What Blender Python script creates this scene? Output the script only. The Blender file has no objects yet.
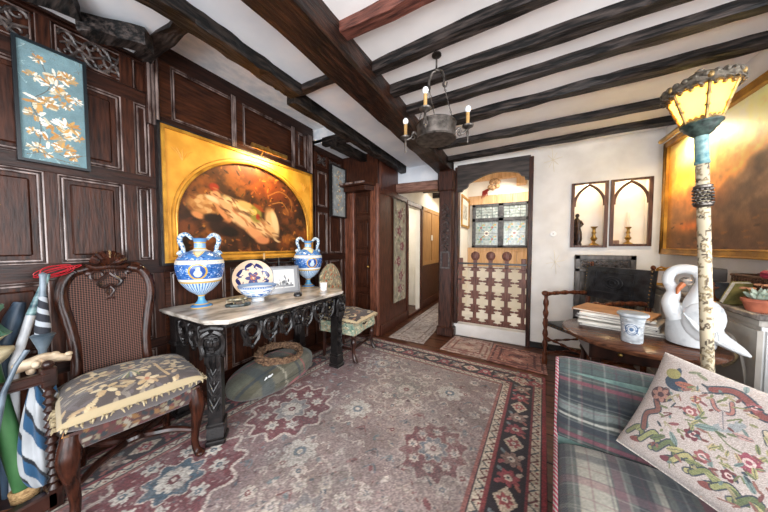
import bpy, math, random
import numpy as np
from mathutils import Vector, Matrix
R=math.radians
C=bpy.context.scene.collection
random.seed(7)
# ---------------------------------------------------------------- camera, sky, light, exposure
CAMF=250.0; YAW=R(28.5); PIT=R(-2.3); CAMH=1.3
cam_d=bpy.data.cameras.new('camera'); cam_d.sensor_width=36; cam_d.lens=CAMF/768*36; cam_d.clip_start=.02
cam=bpy.data.objects.new('camera',cam_d); C.objects.link(cam)
cam.location=(0,0,CAMH); cam.rotation_euler=(R(90)+PIT,0,YAW)
bpy.context.scene.camera=cam
W=bpy.data.worlds.new('world'); bpy.context.scene.world=W; W.use_nodes=True
W.node_tree.nodes['Background'].inputs[0].default_value=(.93,.95,1,1)
W.node_tree.nodes['Background'].inputs[1].default_value=1.45
vs=bpy.context.scene.view_settings
vs.view_transform='Standard'; vs.look='None'; vs.exposure=0.6; vs.gamma=1; vs.use_curve_mapping=False
def area(name,loc,target,sx,sy,power,col):
    l=bpy.data.lights.new(name,'AREA'); l.shape='RECTANGLE'; l.size=sx; l.size_y=sy; l.energy=power; l.color=col
    o=bpy.data.objects.new(name,l); C.objects.link(o); o.location=loc
    o.rotation_euler=(Vector(target)-Vector(loc)).to_track_quat('-Z','Y').to_euler(); return o
def point(name,loc,power,col,r=.03,parent=None):
    l=bpy.data.lights.new(name,'POINT'); l.energy=power; l.color=col; l.shadow_soft_size=r
    o=bpy.data.objects.new(name,l); C.objects.link(o); o.location=loc
    if parent: o.parent=parent
    return o
area('added_rear_daylight',(.6,-2.0,1.25),(-.7,3,1.75),3.2,1.8,105,(.95,.97,1))  # area light added behind the camera for assumed daylight; no window is built
area('added_side_daylight',(2.9,.3,1.6),(-1.5,1.6,1.1),1.8,1.6,70,(.95,.97,1))  # unseen light added on the right as daylight, with no window modelled there
area('landing_fill',(-.05,4.4,2.3),(-.5,4.6,1.0),.5,.5,9,(1,.93,.82))  # added light under the landing ceiling to keep the landing bright
area('hall_fill',(-1.35,5.6,2.38),(-1.4,5.2,0),.5,1.1,8,(1,.93,.82))  # fill light added below the hall ceiling, not a modelled source
area('hall_room_fill',(-2.4,4.5,2.2),(-2.2,4.5,1),.6,.6,6,(1,.96,.9))  # unseen fill added to brighten the room behind the hall doorway
# ---------------------------------------------------------------- helpers
def lin(h,a=1.0):
    h=h.lstrip('#'); v=[int(h[i:i+2],16)/255 for i in (0,2,4)]
    return tuple([(x/12.92 if x<=.04045 else ((x+.055)/1.055)**2.4) for x in v]+[a])
def srgb(h):
    h=h.lstrip('#'); return np.array([int(h[i:i+2],16)/255 for i in (0,2,4)])
def ray(u,v):
    a=np.array([(u-384)/CAMF,1,-(v-256)/CAMF]); c,s=math.cos(PIT),math.sin(PIT)
    a=np.array([a[0],a[1]*c-a[2]*s,a[1]*s+a[2]*c]); c,s=math.cos(YAW),math.sin(YAW)
    return np.array([a[0]*c-a[1]*s,a[0]*s+a[1]*c,a[2]])
def at_z(u,v,z):
    a=ray(u,v); t=(z-CAMH)/a[2]; return Vector((a[0]*t,a[1]*t,z))
def at_x(u,v,x):
    a=ray(u,v); t=x/a[0]; return Vector((x,a[1]*t,CAMH+a[2]*t))
def at_y(u,v,y):
    a=ray(u,v); t=y/a[1]; return Vector((a[0]*t,y,CAMH+a[2]*t))
MATS={}
def newmat(name):
    m=bpy.data.materials.new(name); m.use_nodes=True; MATS[name]=m
    return m,m.node_tree,m.node_tree.nodes['Principled BSDF']
def mat(name,c1,c2=None,rough=.5,metal=0,scale=(8,8,8),detail=4,bump=0,bscale=None,contrast=(.35,.65),spec=.5,emit=None,es=0,trans=0,alpha=1,coord='Object',sheen=0,c3=None):
    m,nt,p=newmat(name); N=nt.nodes; L=nt.links
    p.inputs['Roughness'].default_value=rough; p.inputs['Metallic'].default_value=metal
    p.inputs['Specular IOR Level'].default_value=spec
    p.inputs['Transmission Weight'].default_value=trans; p.inputs['Alpha'].default_value=alpha
    if sheen: p.inputs['Sheen Weight'].default_value=sheen
    if emit: p.inputs['Emission Color'].default_value=lin(emit); p.inputs['Emission Strength'].default_value=es
    p.inputs['Base Color'].default_value=lin(c1)
    if c2 or bump:
        tc=N.new('ShaderNodeTexCoord'); mp=N.new('ShaderNodeMapping'); mp.inputs['Scale'].default_value=scale
        nz=N.new('ShaderNodeTexNoise'); nz.inputs['Detail'].default_value=detail; nz.inputs['Scale'].default_value=1
        L.new(tc.outputs[coord],mp.inputs[0]); L.new(mp.outputs[0],nz.inputs[0])
        if c2:
            rp=N.new('ShaderNodeValToRGB'); e=rp.color_ramp.elements
            e[0].position=contrast[0]; e[0].color=lin(c1); e[1].position=contrast[1]; e[1].color=lin(c2)
            if c3: x=e.new((contrast[0]+contrast[1])/2); x.color=lin(c3)
            L.new(nz.outputs['Fac'],rp.inputs[0]); L.new(rp.outputs[0],p.inputs['Base Color'])
        if bump:
            n2=nz
            if bscale:
                mp2=N.new('ShaderNodeMapping'); mp2.inputs['Scale'].default_value=bscale
                n2=N.new('ShaderNodeTexNoise'); n2.inputs['Scale'].default_value=1; n2.inputs['Detail'].default_value=5
                L.new(tc.outputs[coord],mp2.inputs[0]); L.new(mp2.outputs[0],n2.inputs[0])
            b=N.new('ShaderNodeBump'); b.inputs['Strength'].default_value=bump; b.inputs['Distance'].default_value=.004
            L.new(n2.outputs['Fac'],b.inputs['Height']); L.new(b.outputs[0],p.inputs['Normal'])
    return m
def wood(name,c1,c2,axis=2,rough=.42,bump=.35,s=1,contrast2=0,**k):
    sc=[60*s]*3; sc[axis]=7*s; bs=[120*s]*3; bs[axis]=16*s
    return mat(name,c1,c2,rough=rough,scale=tuple(sc),bump=bump,bscale=tuple(bs),contrast=(.3,.7) if not contrast2 else (.44,.74),detail=8 if contrast2 else 4,spec=.28,**k)
def paintmat(name,rough=.7,bump=0,bs=120,sheen=0,spec=.4,metal=0):
    m,nt,p=newmat(name); N=nt.nodes; L=nt.links
    a=N.new('ShaderNodeAttribute'); a.attribute_name='Col'; L.new(a.outputs['Color'],p.inputs['Base Color'])
    p.inputs['Roughness'].default_value=rough; p.inputs['Sheen Weight'].default_value=sheen; p.inputs['Specular IOR Level'].default_value=spec
    p.inputs['Metallic'].default_value=metal
    if bump:
        tc=N.new('ShaderNodeTexCoord'); nz=N.new('ShaderNodeTexNoise'); nz.inputs['Scale'].default_value=bs
        b=N.new('ShaderNodeBump'); b.inputs['Strength'].default_value=bump; b.inputs['Distance'].default_value=.004
        L.new(tc.outputs['Object'],nz.inputs[0]); L.new(nz.outputs['Fac'],b.inputs['Height']); L.new(b.outputs[0],p.inputs['Normal'])
    return m
def catmull(P,n=6,closed=False):
    P=[np.array(p,float) for p in P]; out=[]; m=len(P)
    rng=range(m if closed else m-1)
    for i in rng:
        a=P[(i-1)%m] if closed or i>0 else 2*P[0]-P[1]
        b=P[i]; c=P[(i+1)%m]
        d=P[(i+2)%m] if closed or i+2<m else 2*P[-1]-P[-2]
        for k in range(n):
            t=k/n; out.append(.5*((2*b)+(-a+c)*t+(2*a-5*b+4*c-d)*t*t+(-a+3*b-3*c+d)*t**3))
    if not closed: out.append(P[-1])
    return out
class MB:
    def __init__(s): s.v=[]; s.f=[]; s.fm=[]; s.m=0; s.T=Matrix.Identity(4)
    def add(s,vs,fs):
        o=len(s.v)
        for p in vs: s.v.append(tuple(s.T@Vector([float(q) for q in p])))
        for f in fs: s.f.append(tuple(o+i for i in f)); s.fm.append(s.m)
        return s
    def box(s,x0,x1,y0,y1,z0,z1,ch=0):
        if x0>x1:x0,x1=x1,x0
        if y0>y1:y0,y1=y1,y0
        if z0>z1:z0,z1=z1,z0
        if ch:
            c=min(ch,(x1-x0)*.45,(y1-y0)*.45,(z1-z0)*.45)
            V=[];idx={}
            for ix,x in enumerate((x0,x1)):
                for iy,y in enumerate((y0,y1)):
                    for iz,z in enumerate((z0,z1)):
                        sx=1-2*ix; sy=1-2*iy; sz=1-2*iz
                        for a,q in enumerate(((x,y+sy*c,z+sz*c),(x+sx*c,y,z+sz*c),(x+sx*c,y+sy*c,z))):
                            idx[(ix,iy,iz,a)]=len(V); V.append(q)
            F=[]
            g=lambda ix,iy,iz,a: idx[(ix,iy,iz,a)]
            F+=[[g(0,0,0,0),g(0,0,1,0),g(0,1,1,0),g(0,1,0,0)],[g(1,0,0,0),g(1,1,0,0),g(1,1,1,0),g(1,0,1,0)]]
            F+=[[g(0,0,0,1),g(1,0,0,1),g(1,0,1,1),g(0,0,1,1)],[g(0,1,0,1),g(0,1,1,1),g(1,1,1,1),g(1,1,0,1)]]
            F+=[[g(0,0,0,2),g(0,1,0,2),g(1,1,0,2),g(1,0,0,2)],[g(0,0,1,2),g(1,0,1,2),g(1,1,1,2),g(0,1,1,2)]]
            for ix in (0,1):
                for iy in (0,1): F.append([g(ix,iy,0,0),g(ix,iy,1,0),g(ix,iy,1,1),g(ix,iy,0,1)])
            for ix in (0,1):
                for iz in (0,1): F.append([g(ix,0,iz,0),g(ix,1,iz,0),g(ix,1,iz,2),g(ix,0,iz,2)])
            for iy in (0,1):
                for iz in (0,1): F.append([g(0,iy,iz,1),g(1,iy,iz,1),g(1,iy,iz,2),g(0,iy,iz,2)])
            for ix in (0,1):
                for iy in (0,1):
                    for iz in (0,1): F.append([g(ix,iy,iz,0),g(ix,iy,iz,1),g(ix,iy,iz,2)])
            return s.add(V,F)
        V=[(x,y,z) for x in (x0,x1) for y in (y0,y1) for z in (z0,z1)]
        return s.add(V,[(0,1,3,2),(4,6,7,5),(0,4,5,1),(2,3,7,6),(0,2,6,4),(1,5,7,3)])
    def bar(s,p0,p1,w,h,ch=.0,up=(0,0,1)):
        p0=Vector(p0);p1=Vector(p1); d=p1-p0; L=d.length; d.normalize()
        u=Vector(up)
        if abs(d.dot(u))>.98: u=Vector((0,1,0))
        r=d.cross(u).normalized(); u=r.cross(d)
        M=Matrix((r,d,u)).transposed().to_4x4(); M.translation=p0
        T=s.T; s.T=T@M; s.box(-w/2,w/2,0,L,-h/2,h/2,ch); s.T=T; return s
    def tube(s,P,r,n=8,closed=False,flat=1.0,cap=True):
        P=[Vector([float(a) for a in p]) for p in P]; m=len(P)
        rr=r if hasattr(r,'__len__') else [r]*m
        if len(rr)!=m: rr=list(np.interp(np.linspace(0,1,m),np.linspace(0,1,len(rr)),rr))
        V=[];F=[]; u=None
        for i in range(m):
            if closed: d=P[(i+1)%m]-P[i-1]
            else: d=P[min(i+1,m-1)]-P[max(i-1,0)]
            if d.length<1e-9: d=Vector((0,0,1))
            d.normalize()
            if u is None:
                u=Vector((0,0,1)) if abs(d.z)<.9 else Vector((1,0,0))
            u=(u-d*u.dot(d))
            if u.length<1e-6: u=d.orthogonal()
            u.normalize(); w=d.cross(u)
            for k in range(n):
                a=2*math.pi*k/n; V.append(P[i]+(u*math.cos(a)*flat+w*math.sin(a))*rr[i])
        for i in range(m if closed else m-1):
            j=(i+1)%m
            for k in range(n): F.append((i*n+k,i*n+(k+1)%n,j*n+(k+1)%n,j*n+k))
        if not closed and cap: F.append(tuple(range(n))[::-1]); F.append(tuple((m-1)*n+k for k in range(n)))
        return s.add(V,F)
    def lathe(s,prof,c=(0,0,0),n=24,axis='z',sx=1,sy=1,phase=0,flute=0,nf=0):
        V=[];F=[];m=len(prof)
        for (r,z) in prof:
            for k in range(n):
                a=2*math.pi*k/n+phase; q=r*(1+flute*math.cos(nf*a))
                p=(q*math.cos(a)*sx,q*math.sin(a)*sy,z)
                if axis=='x': p=(p[2],p[0],p[1])
                if axis=='y': p=(p[0],p[2],p[1])
                V.append((p[0]+c[0],p[1]+c[1],p[2]+c[2]))
        for i in range(m-1):
            for k in range(n): F.append((i*n+k,i*n+(k+1)%n,(i+1)*n+(k+1)%n,(i+1)*n+k))
        if prof[0]==prof[-1]: return s.add(V,F)
        if prof[0][0]>1e-5: F.append(tuple(range(n))[::-1])
        if prof[-1][0]>1e-5: F.append(tuple((m-1)*n+k for k in range(n)))
        return s.add(V,F)
    def ell(s,c,rx,ry,rz,n=14,m=9):
        prof=[(math.sin(math.pi*i/m),-math.cos(math.pi*i/m)) for i in range(m+1)]
        T=s.T; s.T=T@Matrix.Translation(Vector(c))@Matrix.Diagonal((rx,ry,rz,1))
        s.lathe([(max(a,1e-4),b) for a,b in prof],n=n); s.T=T; return s
    def prism(s,poly,plane,a,b):
        """poly in 2D, extruded between a and b along the remaining axis"""
        def P(q,t):
            if plane=='xz': return (q[0],t,q[1])
            if plane=='yz': return (t,q[0],q[1])
            return (q[0],q[1],t)
        n=len(poly); V=[P(q,a) for q in poly]+[P(q,b) for q in poly]
        F=[tuple(range(n))[::-1],tuple(range(n,2*n))]+[(i,(i+1)%n,n+(i+1)%n,n+i) for i in range(n)]
        return s.add(V,F)
    def ring(s,outer,inner,plane,a,b):
        def P(q,t):
            if plane=='xz': return (q[0],t,q[1])
            if plane=='yz': return (t,q[0],q[1])
            return (q[0],q[1],t)
        n=len(outer); V=[P(q,a) for q in outer]+[P(q,a) for q in inner]+[P(q,b) for q in outer]+[P(q,b) for q in inner]
        F=[]
        for i in range(n):
            j=(i+1)%n
            F+=[(i,j,n+j,n+i),(2*n+i,3*n+i,3*n+j,2*n+j),(i,2*n+i,2*n+j,j),(n+i,n+j,3*n+j,3*n+i)]
        return s.add(V,F)
    def build(s,name,mats,parent=None,smooth=False,loc=None):
        me=bpy.data.meshes.new(name); me.from_pydata(s.v,[],s.f)
        if not isinstance(mats,(list,tuple)): mats=[mats]
        for m in mats: me.materials.append(m)
        if len(mats)>1: me.polygons.foreach_set('material_index',s.fm)
        if smooth:
            me.polygons.foreach_set('use_smooth',[True]*len(me.polygons))
            try: me.set_sharp_from_angle(angle=R(42))
            except Exception: pass
        import bmesh
        bm=bmesh.new(); bm.from_mesh(me); bmesh.ops.recalc_face_normals(bm,faces=bm.faces); bm.to_mesh(me); bm.free()
        o=bpy.data.objects.new(name,me); C.objects.link(o)
        if parent: o.parent=parent
        if loc is not None: o.location=loc
        return o
def thing(name,label,cat,loc=(0,0,0),rotz=0,group=None):
    o=bpy.data.objects.new(name,None); C.objects.link(o); o.location=loc; o.rotation_euler=(0,0,rotz); o.empty_display_size=.05
    o['label']=label; o['category']=cat
    if group: o['group']=group
    return o
def tag(o,label,cat,group=None,kind=None):
    o['label']=label; o['category']=cat
    if group: o['group']=group
    if kind: o['kind']=kind
    return o
def struct(o,label=None):
    o['kind']='structure'
    if label: o['label']=label
    return o
def dup(root,loc,rotz,label,group=None):
    r=root.copy(); C.objects.link(r); r.location=loc; r.rotation_euler=(0,0,rotz); r['label']=label
    if group: r['group']=group
    for ch in list(root.children):
        c=ch.copy(); C.objects.link(c); c.parent=r
        for g in ch.children:
            d=g.copy(); C.objects.link(d); d.parent=c
    return r
# numpy canvas: a picture made of coloured patches that becomes the colours of a fine mesh
def vnoise(w,h,sx,sy,rng,octv=1):
    out=np.zeros((h,w)); amp=1; tot=0
    for o in range(octv):
        gx=max(2,int(sx*2**o)+2); gy=max(2,int(sy*2**o)+2); g=rng.random((gy,gx))
        X=np.linspace(0,gx-1.001,w); Y=np.linspace(0,gy-1.001,h); xi=X.astype(int); yi=Y.astype(int)
        fx=X-xi; fy=Y-yi; fx=fx*fx*(3-2*fx); fy=fy*fy*(3-2*fy)
        a=g[yi][:,xi]; b=g[yi][:,xi+1]; c=g[yi+1][:,xi]; d=g[yi+1][:,xi+1]
        out+=amp*((a*(1-fx)+b*fx)*(1-fy)[:,None]+(c*(1-fx)+d*fx)*fy[:,None]); tot+=amp; amp*=.55
    return out/tot
class Cv:
    def __init__(s,W_,H_,res,col,seed=1):
        s.W=W_; s.H=H_; s.w=max(2,int(W_*res)); s.h=max(2,int(H_*res)); s.a=np.zeros((s.h,s.w,3))+srgb(col)
        s.X,s.Y=np.meshgrid(np.linspace(0,W_,s.w),np.linspace(0,H_,s.h)); s.rng=np.random.default_rng(seed)
    def mix(s,m,col,a=1):
        c=srgb(col) if isinstance(col,str) else col
        m=(m*a)[...,None]; s.a=s.a*(1-m)+c*m
    def _win(s,x0,x1,y0,y1):
        i0=int(max(0,math.floor(x0/s.W*(s.w-1)))); i1=int(min(s.w,math.ceil(x1/s.W*(s.w-1))+1))
        j0=int(max(0,math.floor(y0/s.H*(s.h-1)))); j1=int(min(s.h,math.ceil(y1/s.H*(s.h-1))+1))
        return slice(j0,max(j0,j1)),slice(i0,max(i0,i1))
    def _put(s,sl,m,col,a):
        c=srgb(col); m=(m*a)[...,None]; s.a[sl]=s.a[sl]*(1-m)+c*m
    def ell(s,x,y,rx,ry,col,rot=0,a=1,soft=0):
        r=max(rx,ry)*(1+soft); sl=s._win(x-r,x+r,y-r,y+r); X=s.X[sl]-x; Y=s.Y[sl]-y
        c,n=math.cos(rot),math.sin(rot); U=(X*c+Y*n)/rx; V=(-X*n+Y*c)/ry; d=np.sqrt(U*U+V*V)
        m=(d<=1).astype(float) if not soft else np.clip((1+soft-d)/(2*soft),0,1)
        s._put(sl,m,col,a)
    def rect(s,x0,x1,y0,y1,col,a=1):
        sl=s._win(x0,x1,y0,y1); m=((s.X[sl]>=x0)&(s.X[sl]<=x1)&(s.Y[sl]>=y0)&(s.Y[sl]<=y1)).astype(float); s._put(sl,m,col,a)
    def poly(s,P,col,a=1):
        xs=[p[0] for p in P]; ys=[p[1] for p in P]; sl=s._win(min(xs),max(xs),min(ys),max(ys)); X=s.X[sl];Y=s.Y[sl]
        ins=np.zeros(X.shape,bool); n=len(P)
        for i in range(n):
            x0,y0=P[i];x1,y1=P[(i+1)%n]
            if y0==y1: continue
            c=((y0>Y)!=(y1>Y))&(X<(x1-x0)*(Y-y0)/(y1-y0)+x0); ins^=c
        s._put(sl,ins.astype(float),col,a)
    def line(s,P,w,col,a=1,smooth=True,closed=False):
        if smooth and len(P)>2: P=catmull([(p[0],p[1]) for p in P],6,closed)
        elif closed: P=list(P)+[P[0]]
        if closed and smooth: P=list(P)+[P[0]]
        for i in range(len(P)-1):
            x0,y0=P[i][:2];x1,y1=P[i+1][:2]; sl=s._win(min(x0,x1)-w,max(x0,x1)+w,min(y0,y1)-w,max(y0,y1)+w)
            X=s.X[sl]-x0;Y=s.Y[sl]-y0; dx,dy=x1-x0,y1-y0; L=dx*dx+dy*dy+1e-12; t=np.clip((X*dx+Y*dy)/L,0,1)
            d=np.hypot(X-t*dx,Y-t*dy); s._put(sl,(d<=w/2).astype(float),col,a)
    def flower(s,x,y,r,cols,n=6,rot=0):
        for k in range(n):
            a=rot+2*math.pi*k/n; s.ell(x+math.cos(a)*r*.6,y+math.sin(a)*r*.6,r*.45,r*.28,cols[0],a)
        s.ell(x,y,r*.36,r*.36,cols[1]); 
        if len(cols)>2: s.ell(x,y,r*.16,r*.16,cols[2])
    def noise(s,sc,amp,octv=3):
        n=vnoise(s.w,s.h,s.W*sc,s.H*sc,s.rng,octv)-.5; s.a=np.clip(s.a*(1+amp*2*n[...,None]),0,1)
    def tone(s,sat,mul):
        g=s.a.mean(-1,keepdims=True); s.a=np.clip((g+(s.a-g)*sat)*mul,0,1)
    def grain(s,amp):
        s.a=np.clip(s.a*(1+amp*(s.rng.random((s.h,s.w,1))-.5)),0,1)
def clin(a): return np.where(a<=.04045,a/12.92,((a+.055)/1.055)**2.4)
def sheet(name,cv,fn,material,parent=None,wrap=False,thick=0,smooth=True,flip=False):
    """fn(S,T arrays 0..1)->xyz arrays; canvas colours per vertex"""
    S,T=np.meshgrid(np.linspace(0,1,cv.w),np.linspace(0,1,cv.h)); x,y,z=fn(S,T)
    co=np.stack([x+0*S,y+0*S,z+0*S],-1).reshape(-1,3); w,h=cv.w,cv.h
    I=np.arange(w*h).reshape(h,w)
    q=np.stack([I[:-1,:-1],I[:-1,1:],I[1:,1:],I[1:,:-1]],-1).reshape(-1,4)
    if flip: q=q[:,::-1]
    me=bpy.data.meshes.new(name); me.vertices.add(len(co)); me.vertices.foreach_set('co',co.ravel())
    me.loops.add(q.size); me.loops.foreach_set('vertex_index',q.ravel().astype(np.int32))
    me.polygons.add(len(q)); me.polygons.foreach_set('loop_start',np.arange(0,q.size,4,dtype=np.int32)); me.polygons.foreach_set('loop_total',np.full(len(q),4,dtype=np.int32))
    me.update(calc_edges=True); me.validate()
    ca=me.color_attributes.new('Col','FLOAT_COLOR','POINT')
    col=np.concatenate([clin(cv.a.reshape(-1,3)),np.ones((w*h,1))],1); ca.data.foreach_set('color',col.ravel().astype(np.float32))
    me.materials.append(material)
    if smooth: me.polygons.foreach_set('use_smooth',[True]*len(me.polygons))
    o=bpy.data.objects.new(name,me); C.objects.link(o)
    if parent: o.parent=parent
    if thick:
        md=o.modifiers.new('thickness','SOLIDIFY'); md.thickness=thick; md.offset=-1
    return o
# ---------------------------------------------------------------- materials
PANEL=wood('panel_wood','#1a0c08','#4a281a',2,rough=.38,bump=.3)
RAILW=wood('rail_wood','#150b08','#3a1f15',1,rough=.36,bump=.3)
BROWNP=wood('warm_panel_wood','#1f0f0a','#4b2817',1,rough=.33)
BEAMX=wood('beam_wood_across','#080707','#4c423e',0,rough=.5,bump=1,s=.9,contrast2=1)
BEAMR=wood('reddish_beam_wood','#2a1512','#7a4a3e',0,rough=.5,bump=1,s=1.1)
BEAMY=wood('beam_wood_along','#080706','#453a33',1,rough=.5,bump=1,s=.9,contrast2=1)
GIRD=wood('girder_wood','#120906','#46281a',1,rough=.42,bump=1,s=.9,contrast2=1)
POSTM=wood('post_wood','#1c110e','#54342a',2,rough=.4,bump=.8)
CARVE=mat('carved_wood','#1a1615','#5e534f',rough=.38,scale=(30,30,30),bump=.4,bscale=(70,70,70))
BLACKW=mat('black_carved_oak','#08080a','#24201f',rough=.33,scale=(25,25,25),bump=.35,bscale=(80,80,80))
CHAIRW=wood('chair_walnut','#120805','#432216',2,rough=.26,bump=.15)
DARKCH=mat('dark_chair_wood','#140a08','#3c2119',rough=.28,scale=(20,20,8),bump=.15)
CEIL=mat('ceiling_plaster','#d9e0e8','#eef1f4',rough=.9,scale=(3,3,3),bump=.25,bscale=(22,22,22),coord='Object')
CEILW=mat('ceiling_plaster_warm','#eeebe8','#fbf8f5',rough=.9,scale=(3,3,3),bump=.25,bscale=(14,14,14))
ROUGHP=mat('rough_plaster','#dfe7ee','#fbfdff',rough=.9,scale=(14,8,14),bump=1,bscale=(34,20,34))
WALLP=mat('white_plaster','#e2dfda','#f2f0ec',rough=.88,scale=(4,4,4),bump=.25,bscale=(16,16,16))
CREAM=mat('cream_plaster','#ebe3d3','#f5efe3',rough=.85,scale=(3,3,3))
NICHE=mat('niche_plaster','#efe3d4','#f7efe4',rough=.85,scale=(5,5,5))
PINE=wood('pine_boards','#c79763','#e3ba90',2,rough=.5,bump=.15,s=.6)
PINEL=wood('light_oak_boards','#a67a48','#c99c66',2,rough=.4,bump=.15,s=.6)
GOLD=mat('gilt_frame_gold','#9a6a1e','#cf9838',rough=.38,metal=.4,scale=(9,9,9),bump=.2,bscale=(60,60,60))
GILT=mat('gilt_paint','#c4841c','#dda034',rough=.5,metal=.0,scale=(7,7,7),bump=.1)
BRASS=mat('brass','#8a6a34','#c7a25c',rough=.32,metal=.85,scale=(20,20,20))
IRON=mat('wrought_iron','#3b3733','#77706a',rough=.42,metal=.8,scale=(25,25,25),bump=.3)
BLACK=mat('black_metal','#0e0e10',rough=.4,metal=.3)
MARBLE=mat('grey_marble','#8b8378','#d8cfc4',rough=.25,scale=(9,5,9),detail=7,contrast=(.35,.6))
DMARBLE=mat('dark_marble','#4b4441','#a59b92',rough=.2,scale=(14,9,14),detail=7,contrast=(.35,.62))
LEATHER=mat('dark_leather','#15171a','#33363a',rough=.36,scale=(14,14,14),bump=.5,bscale=(60,60,60))
WHITEST=mat('white_stone','#b9babb','#e9eaea',rough=.75,scale=(12,12,12),bump=.5,bscale=(30,30,30),contrast=(.25,.5))
TERRA=mat('terracotta','#8f4a34','#bd6f50',rough=.7,scale=(15,15,15))
GREYPT=mat('grey_painted_wood','#9c958c','#bcb6ad',rough=.5,scale=(6,6,6))
WHITEPT=mat('pale_painted_wood','#c4c6c6','#dcdcda',rough=.5,scale=(6,6,6))
PAPER=mat('paper','#c9c4ba','#e6e2d8',rough=.8,scale=(20,20,90))
CARD=mat('brown_card','#a0714a','#bd8c5e',rough=.7,scale=(8,8,8))
GREYC=mat('grey_card','#7c7776','#a29d9a',rough=.6,scale=(8,8,8))
PT=paintmat('painted_surface',.75); PTG=paintmat('glazed_painted_surface',.16,spec=.6); PTF=paintmat('woven_fabric',.9,bump=.5,bs=260,sheen=.2)
PTO=paintmat('oil_paint',.42,bump=.2,bs=90); PTOG=paintmat('varnished_oil_paint',.28,bump=.15,bs=60); PTR=paintmat('rug_pile',.95,bump=.6,bs=220,sheen=.15)
GLASSY=mat('clear_glass','#ffffff',rough=.03,trans=1)
# ================================================================ SETTING
FARY=3.7; LX=-2.36; RX=1.30
m=MB(); m.box(-3.2,3.2,-1.6,6.6,-.06,0); FLOORM=wood('floor_boards','#3a2016','#6f4430',0,rough=.3,bump=.2,s=.35)
nt=FLOORM.node_tree
floor=struct(m.build('floor',FLOORM))
# board joints: narrow dark grooves set in the boards
m=MB()
for i in range(30):
    y=-1.5+i*.27; m.box(-2.3,3,y,y+.006,-.001,.0015)
m.build('board_joint',mat('joint_dark','#140a06',rough=.8),floor)
def cells(xs,ys,holes,z0,z1,plane):
    m=MB(); xs=sorted(set(xs+[h[0] for h in holes]+[h[1] for h in holes])); ys=sorted(set(ys+[h[2] for h in holes]+[h[3] for h in holes]))
    for i in range(len(xs)-1):
        for j in range(len(ys)-1):
            cx=(xs[i]+xs[i+1])/2; cy=(ys[j]+ys[j+1])/2
            if any(h[0]<cx<h[1] and h[2]<cy<h[3] for h in holes): continue
            if plane=='xy': m.box(xs[i],xs[i+1],ys[j],ys[j+1],z0,z1)
            if plane=='xz': m.box(xs[i],xs[i+1],z0,z1,ys[j],ys[j+1])
            if plane=='yz': m.box(z0,z1,xs[i],xs[i+1],ys[j],ys[j+1])
    return m
# ceilings
CZL=2.60; CZR=2.515
ceiling=struct(cells([-2.5,-1.55],[-1.5,3.95],[(-2.5,-1.55,.80,2.45)],CZL,CZL+.05,'xy').build('ceiling',CEIL),'pale blue-white plaster ceiling between dark beams')
m=MB(); m.box(-1.56,-1.0,-1.5,3.95,2.53,2.6); m.build('middle_bay_plaster',CEIL,ceiling)
m=MB(); m.box(-1.0,3.2,-1.5,3.95,CZR,CZR+.1); m.build('right_bay_plaster',CEILW,ceiling)
m=MB(); m.box(-2.5,-1.5,.78,2.5,2.785,2.83); m.box(-1.55,-1.53,.8,2.45,2.59,2.8); m.box(-2.5,-1.53,.78,.8,2.61,2.8); m.box(-2.5,-1.53,2.45,2.47,2.61,2.8)
m.build('coffer_plaster',ROUGHP,ceiling)
# coffer lump edge: crumbly plaster bead
m=MB(); rnd=random.Random(3)
for k in range(60):
    y=.82+k*.027; m.ell((-1.72+rnd.uniform(-.02,.02),y,2.78),.05+rnd.random()*.03,.03,.018,8,5)
m.build('plaster_ridge',ROUGHP,ceiling,smooth=True)
m=MB(); m.box(-2.4,-.85,3.9,6.6,2.5,2.56); m.box(-2.4,.5,3.9,3.97,2.48,2.7); m.box(-2.6,-1.7,3.12,3.97,2.62,2.7); struct(m.build('ceiling_hall',CREAM))
m=MB(); m.box(-.95,.4,3.95,5.1,2.62,2.68); struct(m.build('ceiling_landing',CREAM))
# beams
tn=[0]
def wob(m,p0,p1,w,h,seed,n=14,amp=.008):
    """hand-hewn beam: rectangular section that wanders a little"""
    r=random.Random(seed); p0=Vector(p0);p1=Vector(p1); d=(p1-p0); ax=d.normalized(); side=Vector((0,0,1)).cross(ax).normalized()
    V=[];F=[]
    for i in range(n+1):
        c=p0+d*(i/n)
        for (a,b) in ((-1,-.86),(-.88,-1),(.88,-1),(1,-.86),(1,1),(-1,1)):
            V.append(c+side*(a*w/2+r.uniform(-amp,amp))+Vector((0,0,b*h/2+(r.uniform(-amp,amp) if b<0 else 0))))
    for i in range(n):
        for k in range(6): F.append((i*6+k,i*6+(k+1)%6,(i+1)*6+(k+1)%6,(i+1)*6+k))
    F.append(tuple(range(6))[::-1]); F.append(tuple(n*6+k for k in range(6))); m.add(V,F)
def beam(p0,p1,w,h,material,label,seed=1,amp=.008,n=14):
    tn[0]+=1; m=MB(); wob(m,p0,p1,w,h,seed,n,amp); o=m.build('trim_%d'%tn[0],material); struct(o,label); return o
ZB=2.45
JW=.78
JO=[((-.9,1.19),(RX,1.22),.10,'nearest reddish ceiling joist beside the big girder'),((-.9,1.53),(RX,1.40),.10,'second ceiling joist from the near end, slightly skewed'),
 ((-.9,1.80),(RX,1.76),.10,'ceiling joist over the chandelier hook'),((-.9,2.115),(RX,2.03),.105,'ceiling joist just beyond the chandelier'),
 ((-.9,2.50),(RX,2.40),.12,'knotted wavy ceiling joist beyond the chandelier'),((-.9,3.02),(RX,3.01),.12,'second ceiling joist from the far wall'),((-.9,3.53),(RX,3.45),.12,'last ceiling joist next to the far wall')]
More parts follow.
